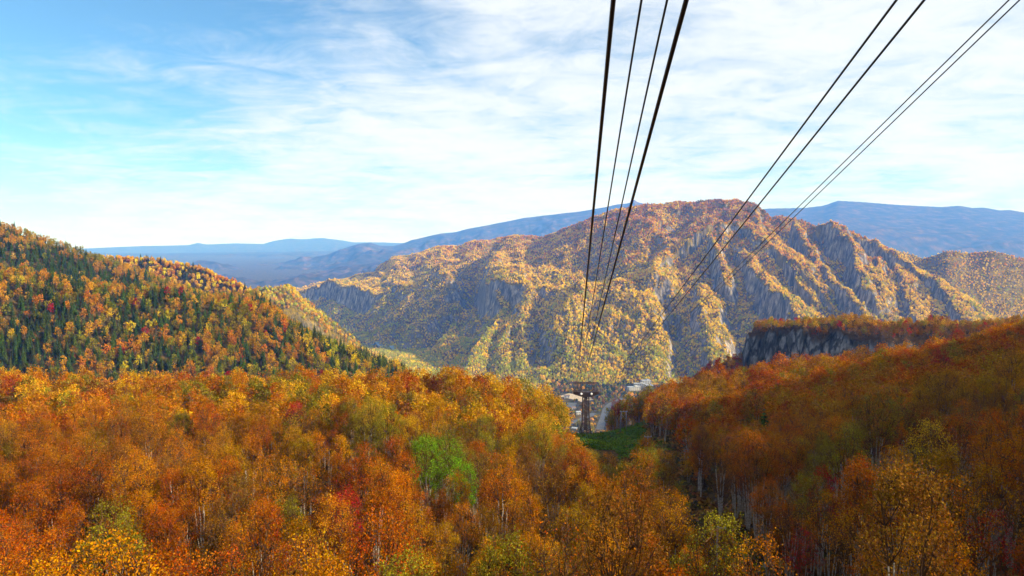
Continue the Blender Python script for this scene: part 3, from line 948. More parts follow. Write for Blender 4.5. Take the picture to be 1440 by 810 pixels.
PALETTE = dict(tawny=(0.46, 0.215, 0.003), copper=(0.42, 0.175, 0.008), moss=(0.23, 0.205, 0.004), amber=(0.40, 0.138, 0.002), bronze=(0.34, 0.160, 0.003), rust=(0.36, 0.088, 0.002), orange=(0.52, 0.185, 0.004), gold=(0.54, 0.275, 0.006), olive=(0.22, 0.165, 0.010),
               brown=(0.21, 0.092, 0.010), red=(0.36, 0.010, 0.006), yellow=(0.60, 0.43, 0.003), lime=(0.34, 0.33, 0.012), green=(0.15, 0.27, 0.007), fir=(0.042, 0.070, 0.010), fird=(0.054, 0.066, 0.012))


def jitter(c, s=0.12):
    k = 1 + random.uniform(-s, s)
    return [max(0.003, c[0] * k * (1 + random.uniform(-.06, .06))), max(0.003, c[1] * k * (1 + random.uniform(-.14, .14))), max(0.002, c[2] * k)]


def scatter(x0, x1, y0, y1, sp, jit=0.45):
    gx, gy = np.meshgrid(np.arange(x0, x1, sp), np.arange(y0, y1, sp))
    gx = gx + (np.arange(gx.shape[0])[:, None] % 2) * sp * 0.5
    xq = (gx + rng.uniform(-jit, jit, gx.shape) * sp).ravel()
    yq = (gy + rng.uniform(-jit, jit, gy.shape) * sp).ravel()
    return xq, yq


def visible(xq, yq, zq, top, slack=0.004):
    rq = np.hypot(xq, yq)
    rm_ = look(xq, yq, RUNMAX, True)
    return (zq + top) / rq > rm_ - slack


POINTS = {}     # stuff: forest name -> list of (x,y,z,rot,scale,key,tint)
INDIV = []      # individual trees

# --- near forest
xq, yq = scatter(-330, 420, 44, 470, 4.6)
ok = (np.abs(xq) < yq * 0.83 + 16) & (look(xq, yq, LID, True) == 0)
xq, yq = xq[ok], yq[ok]
zq = look(xq, yq, HT)
# corridor of the lift: no trees
axis = [(26, 50, 3.2), (31, 96, 4.0), (37, 150, 6), (45, 216, 8), (46, 262, 9)]
keep = np.ones(len(xq), bool)
for (ax, ay, aw), (bx, by, bw) in zip(axis[:-1], axis[1:]):
    d, t, s = seg_dist(xq, yq, (ax, ay), (bx, by))
    keep &= d > aw + (bw - aw) * t
pxq, pyq = to_px(xq, yq, zq)
keep &= ~((yq > 250) & (yq < 309) & (pxq > 792) & (pxq < 905))
keep &= ~((yq >= 305) & (pxq > 786) & (pxq < 856))
ttop = to_px(xq, yq, zq + 13.5)[1]
lim = np.interp(pxq, [784, 790, 802, 830, 870, 902, 906], [300, 545, 602, 640, 648, 640, 300])
keep &= ~((yq < 312) & (ttop < lim) & (pxq > 784) & (pxq < 906))
top = zq + 12
keep &= visible(xq, yq, zq, 13, 0.02)
gap = fbm(xq / 13, yq / 13, 2, 221)
keep &= (gap > 0.405) | (rng.random(len(xq)) < 0.22)
xq, yq, zq, pxq, pyq = xq[keep], yq[keep], zq[keep], pxq[keep], pyq[keep]
col_n = fbm(xq / 26, yq / 26, 3, 201); col_m = fbm(xq / 60 + 9, yq / 60, 2, 211); rnd = rng.random(len(xq))
px_near = pxq
near_list = []
for i in range(len(xq)):
    X, Y, Z = xq[i], yq[i], zq[i]
    u = col_n[i] + (rnd[i] - 0.5) * 0.42 + (col_m[i] - 0.5) * 0.3
    right = X > 0.18 * Y + 8
    if right: u += 0.10
    if u < 0.30: c = 'olive'
    elif u < 0.40: c = 'brown'
    elif u < (0.60 if Y < 115 else 0.54): c = 'rust'
    elif u < (0.82 if Y < 115 else 0.74): c = 'amber'
    else: c = 'bronze'
    if not right and Y > 140 + 40 * col_m[i] and rnd[i] > 0.35: c = 'gold' if rnd[i] > 0.8 else 'amber'
    if not right and Y > 150 and px_near[i] > 560 and rnd[i] > 0.4: c = 'gold' if rnd[i] > 0.6 else 'amber'
    v = rng.random()
    if v < 0.007: c = 'red'
    var = rng.choice(8, p=[.15, .14, .13, .11, .11, .15, .13, .08] if not right else [.12, .11, .12, .09, .09, .18, .15, .14])
    sc = 0.62 + 0.58 * rng.random() ** 0.8
    near_list.append([X, Y, Z, rng.random() * 6.28, sc, int(var), c])

# trees the photograph singles out: (px of crown, py of crown top, forward distance, height, colour, variant)
special = [(598, 606, 117, 12.5, 'green', 0, 'bright green birch clump taller twin among the orange trees'),
           (652, 628, 116, 10.5, 'green', 1, 'bright green birch, smaller half of the green clump'),
           (626, 614, 121, 12.0, 'green', 2, 'bright green birch in the middle of the green clump'),
           (470, 692, 88, 11.0, 'orange', 1, 'glowing orange birch beside the dark red maple'),
           (486, 676, 92, 11.0, 'red', 0, 'dark red maple tucked behind the glowing orange birch'),
           (320, 648, 105, 11.5, 'rust', 0, 'vivid red orange birch standing above its brown neighbours'),
           (403, 672, 97, 10.0, 'olive', 2, 'olive green birch left of the dark red maple'),
           (880, 652, 172, 8.0, 'red', 3, 'scarlet maple on the near side of the lift clearing'),
           (868, 552, 315, 11.0, 'red', 2, 'deep red tree at the corner of the lift clearing by the tower'),
           (1015, 612, 118, 13.0, 'brown', 7, 'nearly bare pale birch with fanned branches beside the clearing'),
           (1100, 628, 112, 12.5, 'rust', 5, 'rust birch with long bare stems in the shaded forest'),
           (1310, 598, 96, 14.0, 'gold', 5, 'broad golden birch standing tall in the shaded forest'),
           (1255, 640, 92, 12.0, 'orange', 5, 'leaning orange birch next to the broad golden birch'),
           (1395, 722, 66, 9.0, 'red', 6, 'dark crimson maple low in the shaded forest'),
           (1130, 740, 78, 8.0, 'red', 6, 'small crimson maple under bare birch stems'),
           (1085, 445, 542, 9.5, 'yellow', 0, 'round yellow tree on the rim of the grey cliff')]
sp_rows = []
for px_, py_, dep, hh, c, var, lab in special:
    bx, by, bz = pix(px_, py_, dep)
    gz = ground_z(bx, by)
    hh2 = min(max(bz - gz, hh * 0.75), hh * 1.45)
    sp_rows.append((bx, by, gz, random.random() * 6.28, hh2 / specs[var][0], var, c, lab))
nl = []
for t in near_list:
    if all((t[0] - s[0]) ** 2 + (t[1] - s[1]) ** 2 > 9 for s in sp_rows) and \
       not any(0.62 * s[1] < t[1] < s[1] and abs(t[0] / t[1] - s[0] / s[1]) < 3.2 / s[1] and (t[2] + 12.0 * t[4]) / t[1] > (s[2] + 0.55 * specs[s[5]][0] * s[4]) / s[1] for s in sp_rows[:15]):
        nl.append(t)
near_list = nl


def make_tree(name, key, x, y, z, rot, sc, tint, label, cat, group, lean=None):
    e = empty(name, (x, y, z), rot, (sc, sc, sc * random.uniform(0.96, 1.05)))
    tm, cm = PROTO[key]
    t = bpy.data.objects.new('trunk', tm); COL.objects.link(t); t.parent = e
    c = bpy.data.objects.new('crown', cm); COL.objects.link(c); c.parent = e
    c['tint'] = tint
    tag(e, label, cat, group)
    return e


for x_, y_, z_, ro, sc_, var, c, lab in sp_rows:
    base_c = PALETTE[c]
    make_tree('maple_tree' if c == 'red' else 'birch_tree', f'near{var}', x_, y_, z_, ro, sc_, jitter(base_c, 0.05), lab, 'tree', 'trees of the foreground forest')

SHAPE = ['full upright crown', 'dense narrow crown', 'broad tall crown', 'small tight crown', 'slim narrow crown', 'wide open crown', 'thin crown', 'almost bare branches']
HUE = dict(rust='rust orange', amber='amber orange', bronze='bronze yellow', orange='bright orange', gold='golden', olive='olive green', brown='dull brown', red='red')


def near_label(t):
    X, Y = t[0], t[1]
    side = X > 0.18 * Y + 8
    best = min(sp_rows[:15], key=lambda s_: (s_[0] - X) ** 2 + (s_[1] - Y) ** 2)
    dd = math.hypot(best[0] - X, best[1] - Y)
    dc = min(float(seg_dist(np.array([X]), np.array([Y]), a_[:2], b_[:2])[0][0]) for a_, b_ in zip(axis[:-1], axis[1:]))
    near_what = dict(green='beside the bright green birches', red='beside a red maple', gold='beside the broad golden birch', orange='beside the glowing orange birch', rust='beside the vivid rust birch', olive='beside the olive birch', brown='beside the bare fanned birch')
    if dd < 9: where = near_what[best[6]]
    elif dc < 10: where = 'at the edge of the lift clearing'
    elif side: where = 'on the shaded slope' if Y > 90 else 'low on the shaded slope'
    else: where = 'low in the sunlit forest' if Y < 78 else 'midway up the sunlit forest' if Y < 105 else 'higher up the sunlit forest'
    size = 'tall' if t[4] > 1.02 else 'small' if t[4] < 0.8 else 'mid sized'
    kind = 'maple' if t[6] == 'red' else 'birch'
    return kind + '_tree', f'{size} {HUE[t[6]]} {kind} with {SHAPE[t[5]]} {where}'


# the largest in the picture come first
def app(t):
    px_, py_ = to_px(t[0], t[1], t[2] + 8 * t[4])
    inside = -20 < px_ < 1460 and py_ < 830
    return (t[4] / t[1]) if inside else 0.0
near_list.sort(key=app, reverse=True)
nb = 0
rest = []
for t in near_list:
    a_ = app(t)
    if a_ > 0 and ((t[6] == 'red' and t[1] < 330) or nb < 290):
        if t[6] != 'red': nb += 1
        nm_, lb = near_label(t)
        make_tree(nm_, f'near{t[5]}', t[0], t[1], t[2], t[3], t[4], jitter(PALETTE[t[6]], 0.18), lb, 'tree', 'trees of the foreground forest')
    else:
        rest.append(t)
F1 = POINTS.setdefault('foreground_forest', [])
for t in rest:
    if t[1] < 170:
        key = f'near{t[5]}'
    else:
        key = 'mid3' if t[5] == 7 else f'mid{t[5] % 3}'
    F1.append((t[0], t[1], t[2], t[3], t[4] * 1.02, key, jitter(PALETTE[t[6]], 0.18)))

# --- hills on the left and the table hill
def hill_forest(layers, x0, x1, y0, y1, sp, top, fn, minnz=0.5, slack=0.006):
    xq, yq = scatter(x0, x1, y0, y1, sp)
    ok = (np.abs(xq) < yq * 0.82 + 20) & np.isin(look(xq, yq, LID, True), layers)
    xq, yq = xq[ok], yq[ok]
    zq = look(xq, yq, HT)
    nz = look(xq, yq, NZ, True)
    ok = visible(xq, yq, zq, top, slack) & (nz > minnz + rng.uniform(-.08, .08, len(xq)))
    xq, yq, zq = xq[ok], yq[ok], zq[ok]
    cn = fbm(xq / (sp * 5), yq / (sp * 5), 3, 301)
    cb = fbm(xq / (sp * 16), yq / (sp * 16), 2, 311)
    for i in range(len(xq)):
        px_, py_ = to_px(xq[i], yq[i], zq[i])
        fn(xq[i], yq[i], zq[i], px_, py_, cn[i], cb[i])


LN = {n: i for i, n in enumerate(LNAMES)}
FIRS, REDS = [], []
def f_left(X, Y, Z, px_, py_, cn, cb):
    u = cn + random.uniform(-.28, .28)
    depth = (py_ - 400) / 130
    pf = 0.42 + 0.08 * depth + (cb - 0.5) * 1.0
    if random.random() < pf:
        FIRS.append((X, Y, Z, random.random() * 6.28, random.uniform(0.5, 1.05), f'fir{random.randrange(5)}', jitter(PALETTE[random.choice(('fir', 'fir', 'fird'))], .25)))
        return
    if random.random() < 0.022:
        REDS.append((X, Y, Z, random.random() * 6.28, random.uniform(0.6, 0.95), f'hill{random.randrange(3)}', jitter(PALETTE['red'])))
        return
    c = 'orange' if u < 0.24 else 'tawny' if u < 0.42 else 'gold' if u < 0.54 else 'moss' if u < 0.80 else 'yellow'
    if px_ > 430 and random.random() < .5: c = 'yellow' if random.random() < .6 else 'lime'
    POINTS.setdefault('hillside_forest', []).append((X, Y, Z, random.random() * 6.28, random.uniform(0.6, 1.05), f'hill{3 if random.random() < .08 else random.randrange(3)}', jitter(PALETTE[c], .2)))
hill_forest([LN['left_hillside']], -700, 60, 450, 720, 5.0, 15, f_left, 0.45)


def f_left2(X, Y, Z, px_, py_, cn, cb):
    u = cn + random.uniform(-.28, .28)
    band = 0.12 + 0.62 * max(0, min(1, (py_ - (322 + px_ * 0.32)) / 16)) + (cb - .5) * .9
    if random.random() < band:
        POINTS.setdefault('hillside_forest', []).append((X, Y, Z, 0.3, random.uniform(0.55, 0.95), f'fir{random.randrange(5)}', jitter(PALETTE['fir'], .25)))
    else:
        c = 'tawny' if u < 0.36 else 'gold' if u < .58 else 'moss'
        POINTS.setdefault('hillside_forest', []).append((X, Y, Z, random.random() * 6.28, random.uniform(0.7, 1.05), f'hill{random.randrange(3)}', jitter(PALETTE[c], .2)))
hill_forest([LN['left_hill']], -1000, -250, 690, 1010, 6.0, 13, f_left2, 0.4)


def f_gold(X, Y, Z, px_, py_, cn, cb):
    u = cn + random.uniform(-.25, .25)
    if u < 0.34:
        k, c = f'fir{random.randrange(5)}', 'fird'
    else:
        k, c = f'far{random.randrange(3)}', ('gold' if u < .58 else 'yellow' if u < .75 else 'orange')
    POINTS.setdefault('hillside_forest', []).append((X, Y, Z, random.random() * 6.28, random.uniform(0.6, 1.0), k, jitter(PALETTE[c], .2)))
hill_forest([LN['golden_hill']], -1300, -380, 1050, 1480, 7.0, 12, f_gold, 0.3)


def f_spur(X, Y, Z, px_, py_, cn, cb):
    u = cn + random.uniform(-.25, .25)
    if u < 0.47:
        k, c = 'farfir0', 'fird'
    else:
        k, c = f'far{random.randrange(3)}', ('gold' if u < .6 else 'lime' if u < .7 else 'yellow')
    POINTS.setdefault('hillside_forest', []).append((X, Y, Z, random.random() * 6.28, random.uniform(0.6, 1.0), k, jitter(PALETTE[c], .2)))
hill_forest([LN['gorge_spur']], -900, -150, 1420, 1900, 8.0, 12, f_spur, 0.22)


def f_cliff(X, Y, Z, px_, py_, cn, cb):
    u = cn + random.uniform(-.25, .25)
    c = 'bronze' if u < 0.40 else 'gold' if u < .58 else 'moss' if u < .80 else 'amber'
    if random.random() < .05: c = 'red'
    if py_ > 464: c = random.choice(('brown', 'brown', 'brown', 'brown', 'rust', 'red', 'olive'))
    s_ = random.uniform(0.40, 0.62) if py_ < 464 else random.uniform(0.35, 0.7)
    k = f'hill{3 if (py_ > 464 and random.random() < .6) else random.randrange(3)}'
    POINTS.setdefault('cliff_top_forest', []).append((X, Y, Z, random.random() * 6.28, s_, k, jitter(PALETTE[c], .2)))
hill_forest([LN['cliff_hill']], 150, 620, 440, 680, 4.6, 10, f_cliff, 0.55)


def f_shrub(X, Y, Z, px_, py_, cn, cb):
    u = cn + random.uniform(-.3, .3)
    c = 'red' if u < 0.36 else 'brown' if u < .5 else 'rust' if u < .62 else 'gold'
    POINTS.setdefault('cliff_top_forest', []).append((X, Y, Z, random.random() * 6.28, random.uniform(.35, .6), f'hill{random.randrange(4)}', jitter(PALETTE[c], .2)))
hill_forest([LN['shrub_ridge']], 90, 260, 440, 640, 3.8, 8, f_shrub, 0.3)

# --- the mountain across the gorge
def f_mount(X, Y, Z, px_, py_, cn, cb):
    u = cn + random.uniform(-.2, .2) + (cb - .5) * .35
    hi = (Z + 400) / 650.0
    if u < 0.27:
        if random.random() < 0.55: k, c = 'farfir0', 'fird'
        else: k, c = f'far{random.randrange(3)}', random.choice(('brown', 'olive', 'moss'))
    else:
        k = f'far{random.randrange(3)}'
        w = u - 0.75 * (hi - 0.48)
        c = 'brown' if w < 0.08 else 'copper' if w < 0.27 else 'gold' if w < 0.41 else 'yellow' if w < 0.84 else 'lime'
    POINTS.setdefault('mountain_forest', []).append((X, Y, Z, random.random() * 6.28, 0.38 + 0.55 * random.random() ** 1.4, k, [v_ * f_ for v_, f_ in zip(jitter(PALETTE[c], .22), (1.34, 1.26, 0.6))]))
hill_forest([LN['mountain']], -900, 2150, 1880, 2700, 6.0, 12, f_mount, 0.49, 0.004)
hill_forest([LN['mountain']], -1700, 2300, 2700, 4700, 7.8, 12, f_mount, 0.49, 0.004)
hill_forest([LN['back_ridge']], 1000, 2500, 2600, 3400, 11.5, 12, f_mount, 0.42, 0.004)


# --- individual firs and red maples of the left hillside
def fir_label(t):
    near_f = min(math.hypot(t[0] - o_[0], t[1] - o_[1]) for o_ in FIRS if o_ is not t)
    rd = min([math.hypot(t[0] - r_[0], t[1] - r_[1]) for r_ in REDS] or [99])
    size = 'tall broad' if t[4] > 1.02 else 'slender' if t[5] == 'fir1' else 'mid sized'
    where = 'next to a scarlet maple' if rd < 7 else 'at the foot of the mixed hillside' if t[1] < 520 else 'near the crest of the mixed hillside' if t[1] > 590 else 'halfway up the mixed hillside'
    stand = 'standing alone ' if near_f > 6.5 else 'crowded by other firs ' if near_f < 4.2 else ''
    tone = 'olive green' if t[6][0] > 0.05 else 'dark green'
    return f'{size} {tone} fir {stand}{where}'


FIRS.sort(key=lambda t: t[4] / t[1], reverse=True)
infr = [t for t in FIRS if -10 < to_px(t[0], t[1], t[2])[0] < 700]
sel_f = set(id(t) for t in infr[:290])
for t in FIRS:
    if id(t) in sel_f:
        make_tree('fir_tree', t[5], t[0], t[1], t[2], t[3], t[4], t[6], fir_label(t), 'tree', 'firs on the left hillside')
    else:
        POINTS['hillside_forest'].append(t)
for t in REDS[:120]:
    make_tree('maple_tree', t[5], t[0], t[1], t[2], t[3], t[4], t[6], 'small scarlet maple between the firs of the hillside', 'tree', 'scarlet maples on the left hillside')
# a few lone firs stand in the near forest
for px_, py_, dep, lab in ((1075, 562, 190, 'single dark fir in the middle of the shaded orange forest'), (150, 715, 82, 'dark green fir half hidden by rust birches'), (370, 574, 215, 'small olive fir in the far part of the foreground forest')):
    bx, by, bz = pix(px_, py_, dep)
    gz = ground_z(bx, by)
    make_tree('fir_tree', 'fir1', bx, by, gz, 1.0, max(0.5, min(1.1, (bz - gz) / 15)), list(PALETTE['fir']), lab, 'tree', 'firs in the foreground forest')

# --- low growth: dwarf bamboo on the clearing, brush under the trees
gxs, gys = scatter(0, 80, 48, 318, 1.25)
gz_ = look(gxs, gys, HT)
gp, gq = to_px(gxs, gys, gz_)
okg = ((gys > 236) & (gp > 778) & (gp < 912))
dmin = np.full(len(gxs), 1e9)
for (ax, ay, aw), (bx, by, bw) in zip(axis[:-1], axis[1:]):
    d, t, s = seg_dist(gxs, gys, (ax, ay), (bx, by)); dmin = np.minimum(dmin, d)
okg |= dmin < 8.5
nb_ = 46
cen = np.random.default_rng(5).normal(size=(nb_, 3)) * np.array([.55, .55, .28]) + np.array([0, 0, .42])
gv, gq_ = leaf_quads(cen, .55, 1.2)
PROTO['tuft0'] = (None, mesh_leaf('tuft0_crown', gv, gq_, M_leaf))
for X, Y, Z in zip(gxs[okg], gys[okg], gz_[okg]):
    n_ = float(vnoise(np.array([X / 7]), np.array([Y / 7]), 7)[0])
    c = (0.060 + .05 * n_, 0.115 + .06 * n_, 0.009) if Y > 225 else (0.07, 0.05, 0.02)
    if random.random() < .04: c = (0.22, 0.14, 0.02)
    POINTS.setdefault('dwarf_bamboo', []).append((X, Y, Z, random.random() * 6.28, random.uniform(.7, 1.25), 'tuft0', jitter(c, .25)))
bxs, bys = scatter(-260, 330, 46, 300, 3.0)
okb = (np.abs(bxs) < bys * .82 + 14)
bxs, bys = bxs[okb], bys[okb]
bzs = look(bxs, bys, HT)
okb = visible(bxs, bys, bzs, 2, .02)
bp_ = to_px(bxs, bys, bzs)[0]
okb &= ~((bys > 225) & (bp_ > 785) & (bp_ < 910))
for X, Y, Z in zip(bxs[okb], bys[okb], bzs[okb]):
    POINTS.setdefault('forest_brush', []).append((X, Y, Z, random.random() * 6.28, random.uniform(.9, 2.2), 'tuft0', jitter(random.choice(((.16, .07, .015), (.1, .06, .02), (.2, .1, .02), (.08, .07, .02))), .25)))

# ------------------------------------------------------------------ geometry-node scattering of the uncountable forest
def stuff_forest(name, pts, label, cat):
    keys = sorted(set(p[5] for p in pts))
    ki = {k: i for i, k in enumerate(keys)}
    me = bpy.data.meshes.new(name)
    n = len(pts)
    me.vertices.add(n)
    arr = np.array([p[:5] for p in pts], dtype=np.float32)
    me.vertices.foreach_set('co', arr[:, :3].ravel())
    def attr(nm, ty, data, fld):
        a = me.attributes.new(nm, ty, 'POINT'); a.data.foreach_set(fld, np.ascontiguousarray(data).ravel())
    rot = np.zeros((n, 3), np.float32); rot[:, 2] = arr[:, 3]
    rot[:, 0] = rng.normal(0, .05, n); rot[:, 1] = rng.normal(0, .05, n)
    attr('rot', 'FLOAT_VECTOR', rot, 'vector')
    scv = arr[:, 4:5] * np.array([[1, 1, 1]], np.float32) * rng.uniform(.9, 1.1, (n, 3)).astype(np.float32)
    attr('scl', 'FLOAT_VECTOR', scv.astype(np.float32), 'vector')
    attr('idx', 'INT', np.array([ki[p[5]] for p in pts], np.int32), 'value')
    tint = np.ones((n, 4), np.float32); tint[:, :3] = [p[6] for p in pts]
    attr('tint', 'FLOAT_COLOR', tint, 'color')
    o = bpy.data.objects.new(name, me)
    COL.objects.link(o)
    ng = bpy.data.node_groups.new(name + '_scatter', 'GeometryNodeTree')
    ng.interface.new_socket('Geometry', in_out='INPUT', socket_type='NodeSocketGeometry')
    ng.interface.new_socket('Geometry', in_out='OUTPUT', socket_type='NodeSocketGeometry')
    N, L = ng.nodes, ng.links
    gi, go = N.new('NodeGroupInput'), N.new('NodeGroupOutput')
    def named(nm, ty):
        a = N.new('GeometryNodeInputNamedAttribute'); a.data_type = ty; a.inputs['Name'].default_value = nm
        return a.outputs['Attribute']
    jo = N.new('GeometryNodeJoinGeometry')
    for part in (0, 1):
        if PROTO[keys[0]][part] is None:
            continue
        g2i = N.new('GeometryNodeGeometryToInstance')
        for k in reversed(keys):            # the last link of a multi-input comes first
            po = bpy.data.objects.new(k + ('_trunk', '_crown')[part], PROTO[k][part])
            oi = N.new('GeometryNodeObjectInfo'); oi.transform_space = 'ORIGINAL'
            oi.inputs['Object'].default_value = po
            oi.inputs['As Instance'].default_value = False
            gg = N.new('GeometryNodeGeometryToInstance') 
            L.new(oi.outputs['Geometry'], gg.inputs[0])
            L.new(gg.outputs[0], g2i.inputs[0]) if False else None
            PART_NODES.append(gg)
            L.new(gg.outputs[0], JOIN(N, part).inputs[0])
        iop = N.new('GeometryNodeInstanceOnPoints')
        iop.inputs['Pick Instance'].default_value = True
        L.new(gi.outputs[0], iop.inputs['Points'])
        L.new(JOIN(N, part).outputs[0], iop.inputs['Instance'])
        N.remove(g2i)
        L.new(named('idx', 'INT'), iop.inputs['Instance Index'])
        e2r = N.new('FunctionNodeEulerToRotation'); L.new(named('rot', 'FLOAT_VECTOR'), e2r.inputs[0])
        L.new(e2r.outputs[0], iop.inputs['Rotation'])
        L.new(named('scl', 'FLOAT_VECTOR'), iop.inputs['Scale'])
        L.new(iop.outputs[0], jo.inputs[0])
    L.new(jo.outputs[0], go.inputs[0])
    JOINS.clear()
    md = o.modifiers.new('scatter', 'NODES'); md.node_group = ng
    tag(o, label, cat, kind='stuff')
    return o


PART_NODES, JOINS = [], {}


def JOIN(N, part):
    if part not in JOINS:
        JOINS[part] = N.new('GeometryNodeJoinGeometry')
    return JOINS[part]


stuff_forest('foreground_forest', POINTS['foreground_forest'], 'dense orange and gold birch forest filling the slope behind the nearest trees', 'forest')
stuff_forest('hillside_forest', POINTS['hillside_forest'], 'mixed autumn forest covering the hills left of the gorge', 'forest')
stuff_forest('cliff_top_forest', POINTS['cliff_top_forest'], 'yellow and red trees on top of and around the grey cliff', 'forest')
stuff_forest('dwarf_bamboo', POINTS['dwarf_bamboo'], 'dark green low growth covering the clearing round the lift tower', 'ground cover')
stuff_forest('forest_brush', POINTS['forest_brush'], 'brown brush under the foreground trees', 'ground cover')
print('points', {k: len(v) for k, v in POINTS.items()}, 'firs', len(FIRS), 'reds', len(REDS), 'near', len(near_list), nb)

# ------------------------------------------------------------------ lift tower
M_steel = simple('brown_painted_steel', (0.048, 0.028, 0.025), 0.6, 0.1, 0.35, 1.5)
M_white = simple('white_enamel', (0.8, 0.8, 0.8), 0.4, 0, 0.05)
M_rope = simple('steel_rope', (0.030, 0.028, 0.035), 0.45, 0.6, 0.3, 20)
M_pole = simple('grey_pole', (0.22, 0.24, 0.28), 0.7, 0, 0.2, 2)
M_conc = simple('concrete', (0.35, 0.34, 0.32), 0.85, 0, 0.15, 1)
TX, TY, TZ = pix(823.5, 609, 300)
TZ = ground_z(TX, TY)
HEADZ = pix(822, 557, 300)[2] - TZ           # underside of the head above ground
tw = empty('lift_tower', (TX, TY, TZ))
tag(tw, 'dark brown steel cable car tower with wide hull shaped head in the green clearing', 'tower')
def leg_x(t):                                 # half width of the column at height fraction t
    return 1.35 + 1.35 * max(0, (0.4 - t) / 0.4) ** 1.4 + 0.2 * (1 - t)
for sx in (-1, 1):
    for sy in (-1, 1):
        pts = [(sx * leg_x(t), sy * leg_x(t) * 0.8, -0.5 + (HEADZ + 0.5) * t) for t in (0, .08, .16, .24, .32, .6, 1)]
        MB().tube(pts, 0.19, 6).build('leg', M_steel, tw)
        MB().box((sx * leg_x(0), sy * leg_x(0) * .8, 0.1), (1.0, 1.0, 0.9)).build('footing', M_conc, tw)
for k, (t0, t1) in enumerate(zip((0.02, .14, .27, .42, .57, .72, .86), (.14, .27, .42, .57, .72, .86, .99))):
    for sy in (-1, 1):
        z0, z1 = -0.5 + (HEADZ + .5) * t0, -0.5 + (HEADZ + .5) * t1
        MB().tube([(-leg_x(t0), sy * leg_x(t0) * .8, z0), (leg_x(t1), sy * leg_x(t1) * .8, z1)], 0.10, 4).tube([(leg_x(t0), sy * leg_x(t0) * .8 + .03, z0), (-leg_x(t1), sy * leg_x(t1) * .8 + .03, z1)], 0.10, 4).build('cross_brace', M_steel, tw)
        MB().tube([(-leg_x(t1), sy * leg_x(t1) * .8, z1), (leg_x(t1), sy * leg_x(t1) * .8, z1)], 0.11, 4).build('horizontal_bar', M_steel, tw)
    for sx in (-1, 1):
        MB().tube([(sx * leg_x(t0), -leg_x(t0) * .8, z0), (sx * leg_x(t1), leg_x(t1) * .8, z1)], 0.10, 4).build('cross_brace', M_steel, tw)
# ladder shaft panel that makes the column look solid
MB().box((0.0, 0.25, HEADZ * 0.56), (1.5, 0.9, HEADZ * 0.86)).build('cable_shaft', M_steel, tw)
# hull shaped head
HW, HB = 5.65, 2.0
hd = MB()
y0, y1 = -1.5, 1.5
prof = [(-HW, 2.25), (-HW, 1.15), (-HB, 0.0), (HB, 0.0), (HW, 1.15), (HW, 2.25), (2.2, 2.05), (-2.2, 2.05)]
vs = [(x_, y_, HEADZ + z_) for y_ in (y0, y1) for x_, z_ in prof]
n_ = len(prof)
hd.add(vs, [tuple(range(n_))[::1], tuple(range(n_, 2 * n_))[::-1]] + [(i, i + n_, (i + 1) % n_ + n_, (i + 1) % n_) for i in range(n_)])
head = hd.build('head', M_steel, tw)
for xx in (-4.6, -3.4, -2.2, 0, 2.2, 3.4, 4.6):
    MB().box((xx, y0 - .06, HEADZ + 1.35), (.14, .14, 1.3)).build('stiffener', M_steel, head)
for xx in (-2.25, 2.25):
    MB().tube([(xx, y0 - .32, HEADZ + 1.35), (xx, y0 - .10, HEADZ + 1.35)], .52, 16).build('floodlight', M_white, tw, True)
# service gantry above the head
GZ = HEADZ + 2.25
TOPZ = pix(822, 538.5, 300)[2] - TZ
for xx in (-5.3, -3.6, -1.8, 0, 1.8, 3.6, 5.3):
    for yy in (y0 + .1, y1 - .1):
        MB().tube([(xx, yy, GZ - .3), (xx, yy, GZ + 1.3 if abs(xx) not in (3.6,) else TOPZ)], .10, 5).build('railing_post', M_steel, tw)
for yy in (y0 + .1, y1 - .1):
    for zz in (GZ + .65, GZ + 1.25):
        MB().tube([(-5.5, yy, zz), (5.5, yy, zz)], .075, 5).build('railing', M_steel, tw)
    MB().tube([(-5.75, yy, TOPZ), (5.75, yy, TOPZ)], .22, 6).build('gantry_beam', M_steel, tw)
for xx in (-5.4, 5.4, 0):
    MB().tube([(xx, y0 + .1, TOPZ), (xx, y1 - .1, TOPZ)], .1, 6).build('gantry_beam', M_steel, tw)
for xx in (-4.6, -2.6, 2.6, 4.6):
    MB().tube([(xx * .92, y0 + .1, GZ), (xx, y0 + .1, TOPZ)], .12, 5).build('gantry_strut', M_steel, tw)
SAD = HEADZ + 2.75
for xx in (-4.55, -2.85, 3.1, 4.75):
    MB().tube([(xx, -2.2, SAD - .45), (xx, -1.2, SAD - .1), (xx, 0, SAD - .05), (xx, 1.2, SAD - .3), (xx, 2.2, SAD - .85)], .16, 6).build('cable_saddle', M_steel, tw)
    for yy in (-1, 1):
        MB().box((xx, yy, SAD - .45), (.2, .2, .6)).build('saddle_post', M_steel, tw)

# ------------------------------------------------------------------ cables
def cable(name, label, group, p_img, depth, end_x, end_z, rad, sag, n=120):
    P0 = Vector(pix(p_img, 0, depth))
    T = Vector((TX + end_x, TY, TZ + end_z))
    d = (P0 - T)
    # straight on behind the camera, up to the slope the lift climbs
    back = P0 + d * (105.0 / d.length)
    pts = []
    for i in range(n + 1):
        t = (i / n) ** 2.2                    # denser near the camera
        p = back.lerp(T, t)
        tt = max(0.0, (p.y - P0.y) / (T.y - P0.y))
        p.z -= 4 * sag * tt * (1 - tt)
        pts.append(p)
    end = Vector((TX + end_x + 105, 1640, -401))
    for i in range(1, 31):
        t = i / 30
        p = T.lerp(end, t); p.z -= 4 * 60 * t * (1 - t) * .6
        pts.append(p)
    o = MB().tube(pts, rad, 8).build(name, M_rope, None, True)
    tag(o, label, 'cable', group)
    return o


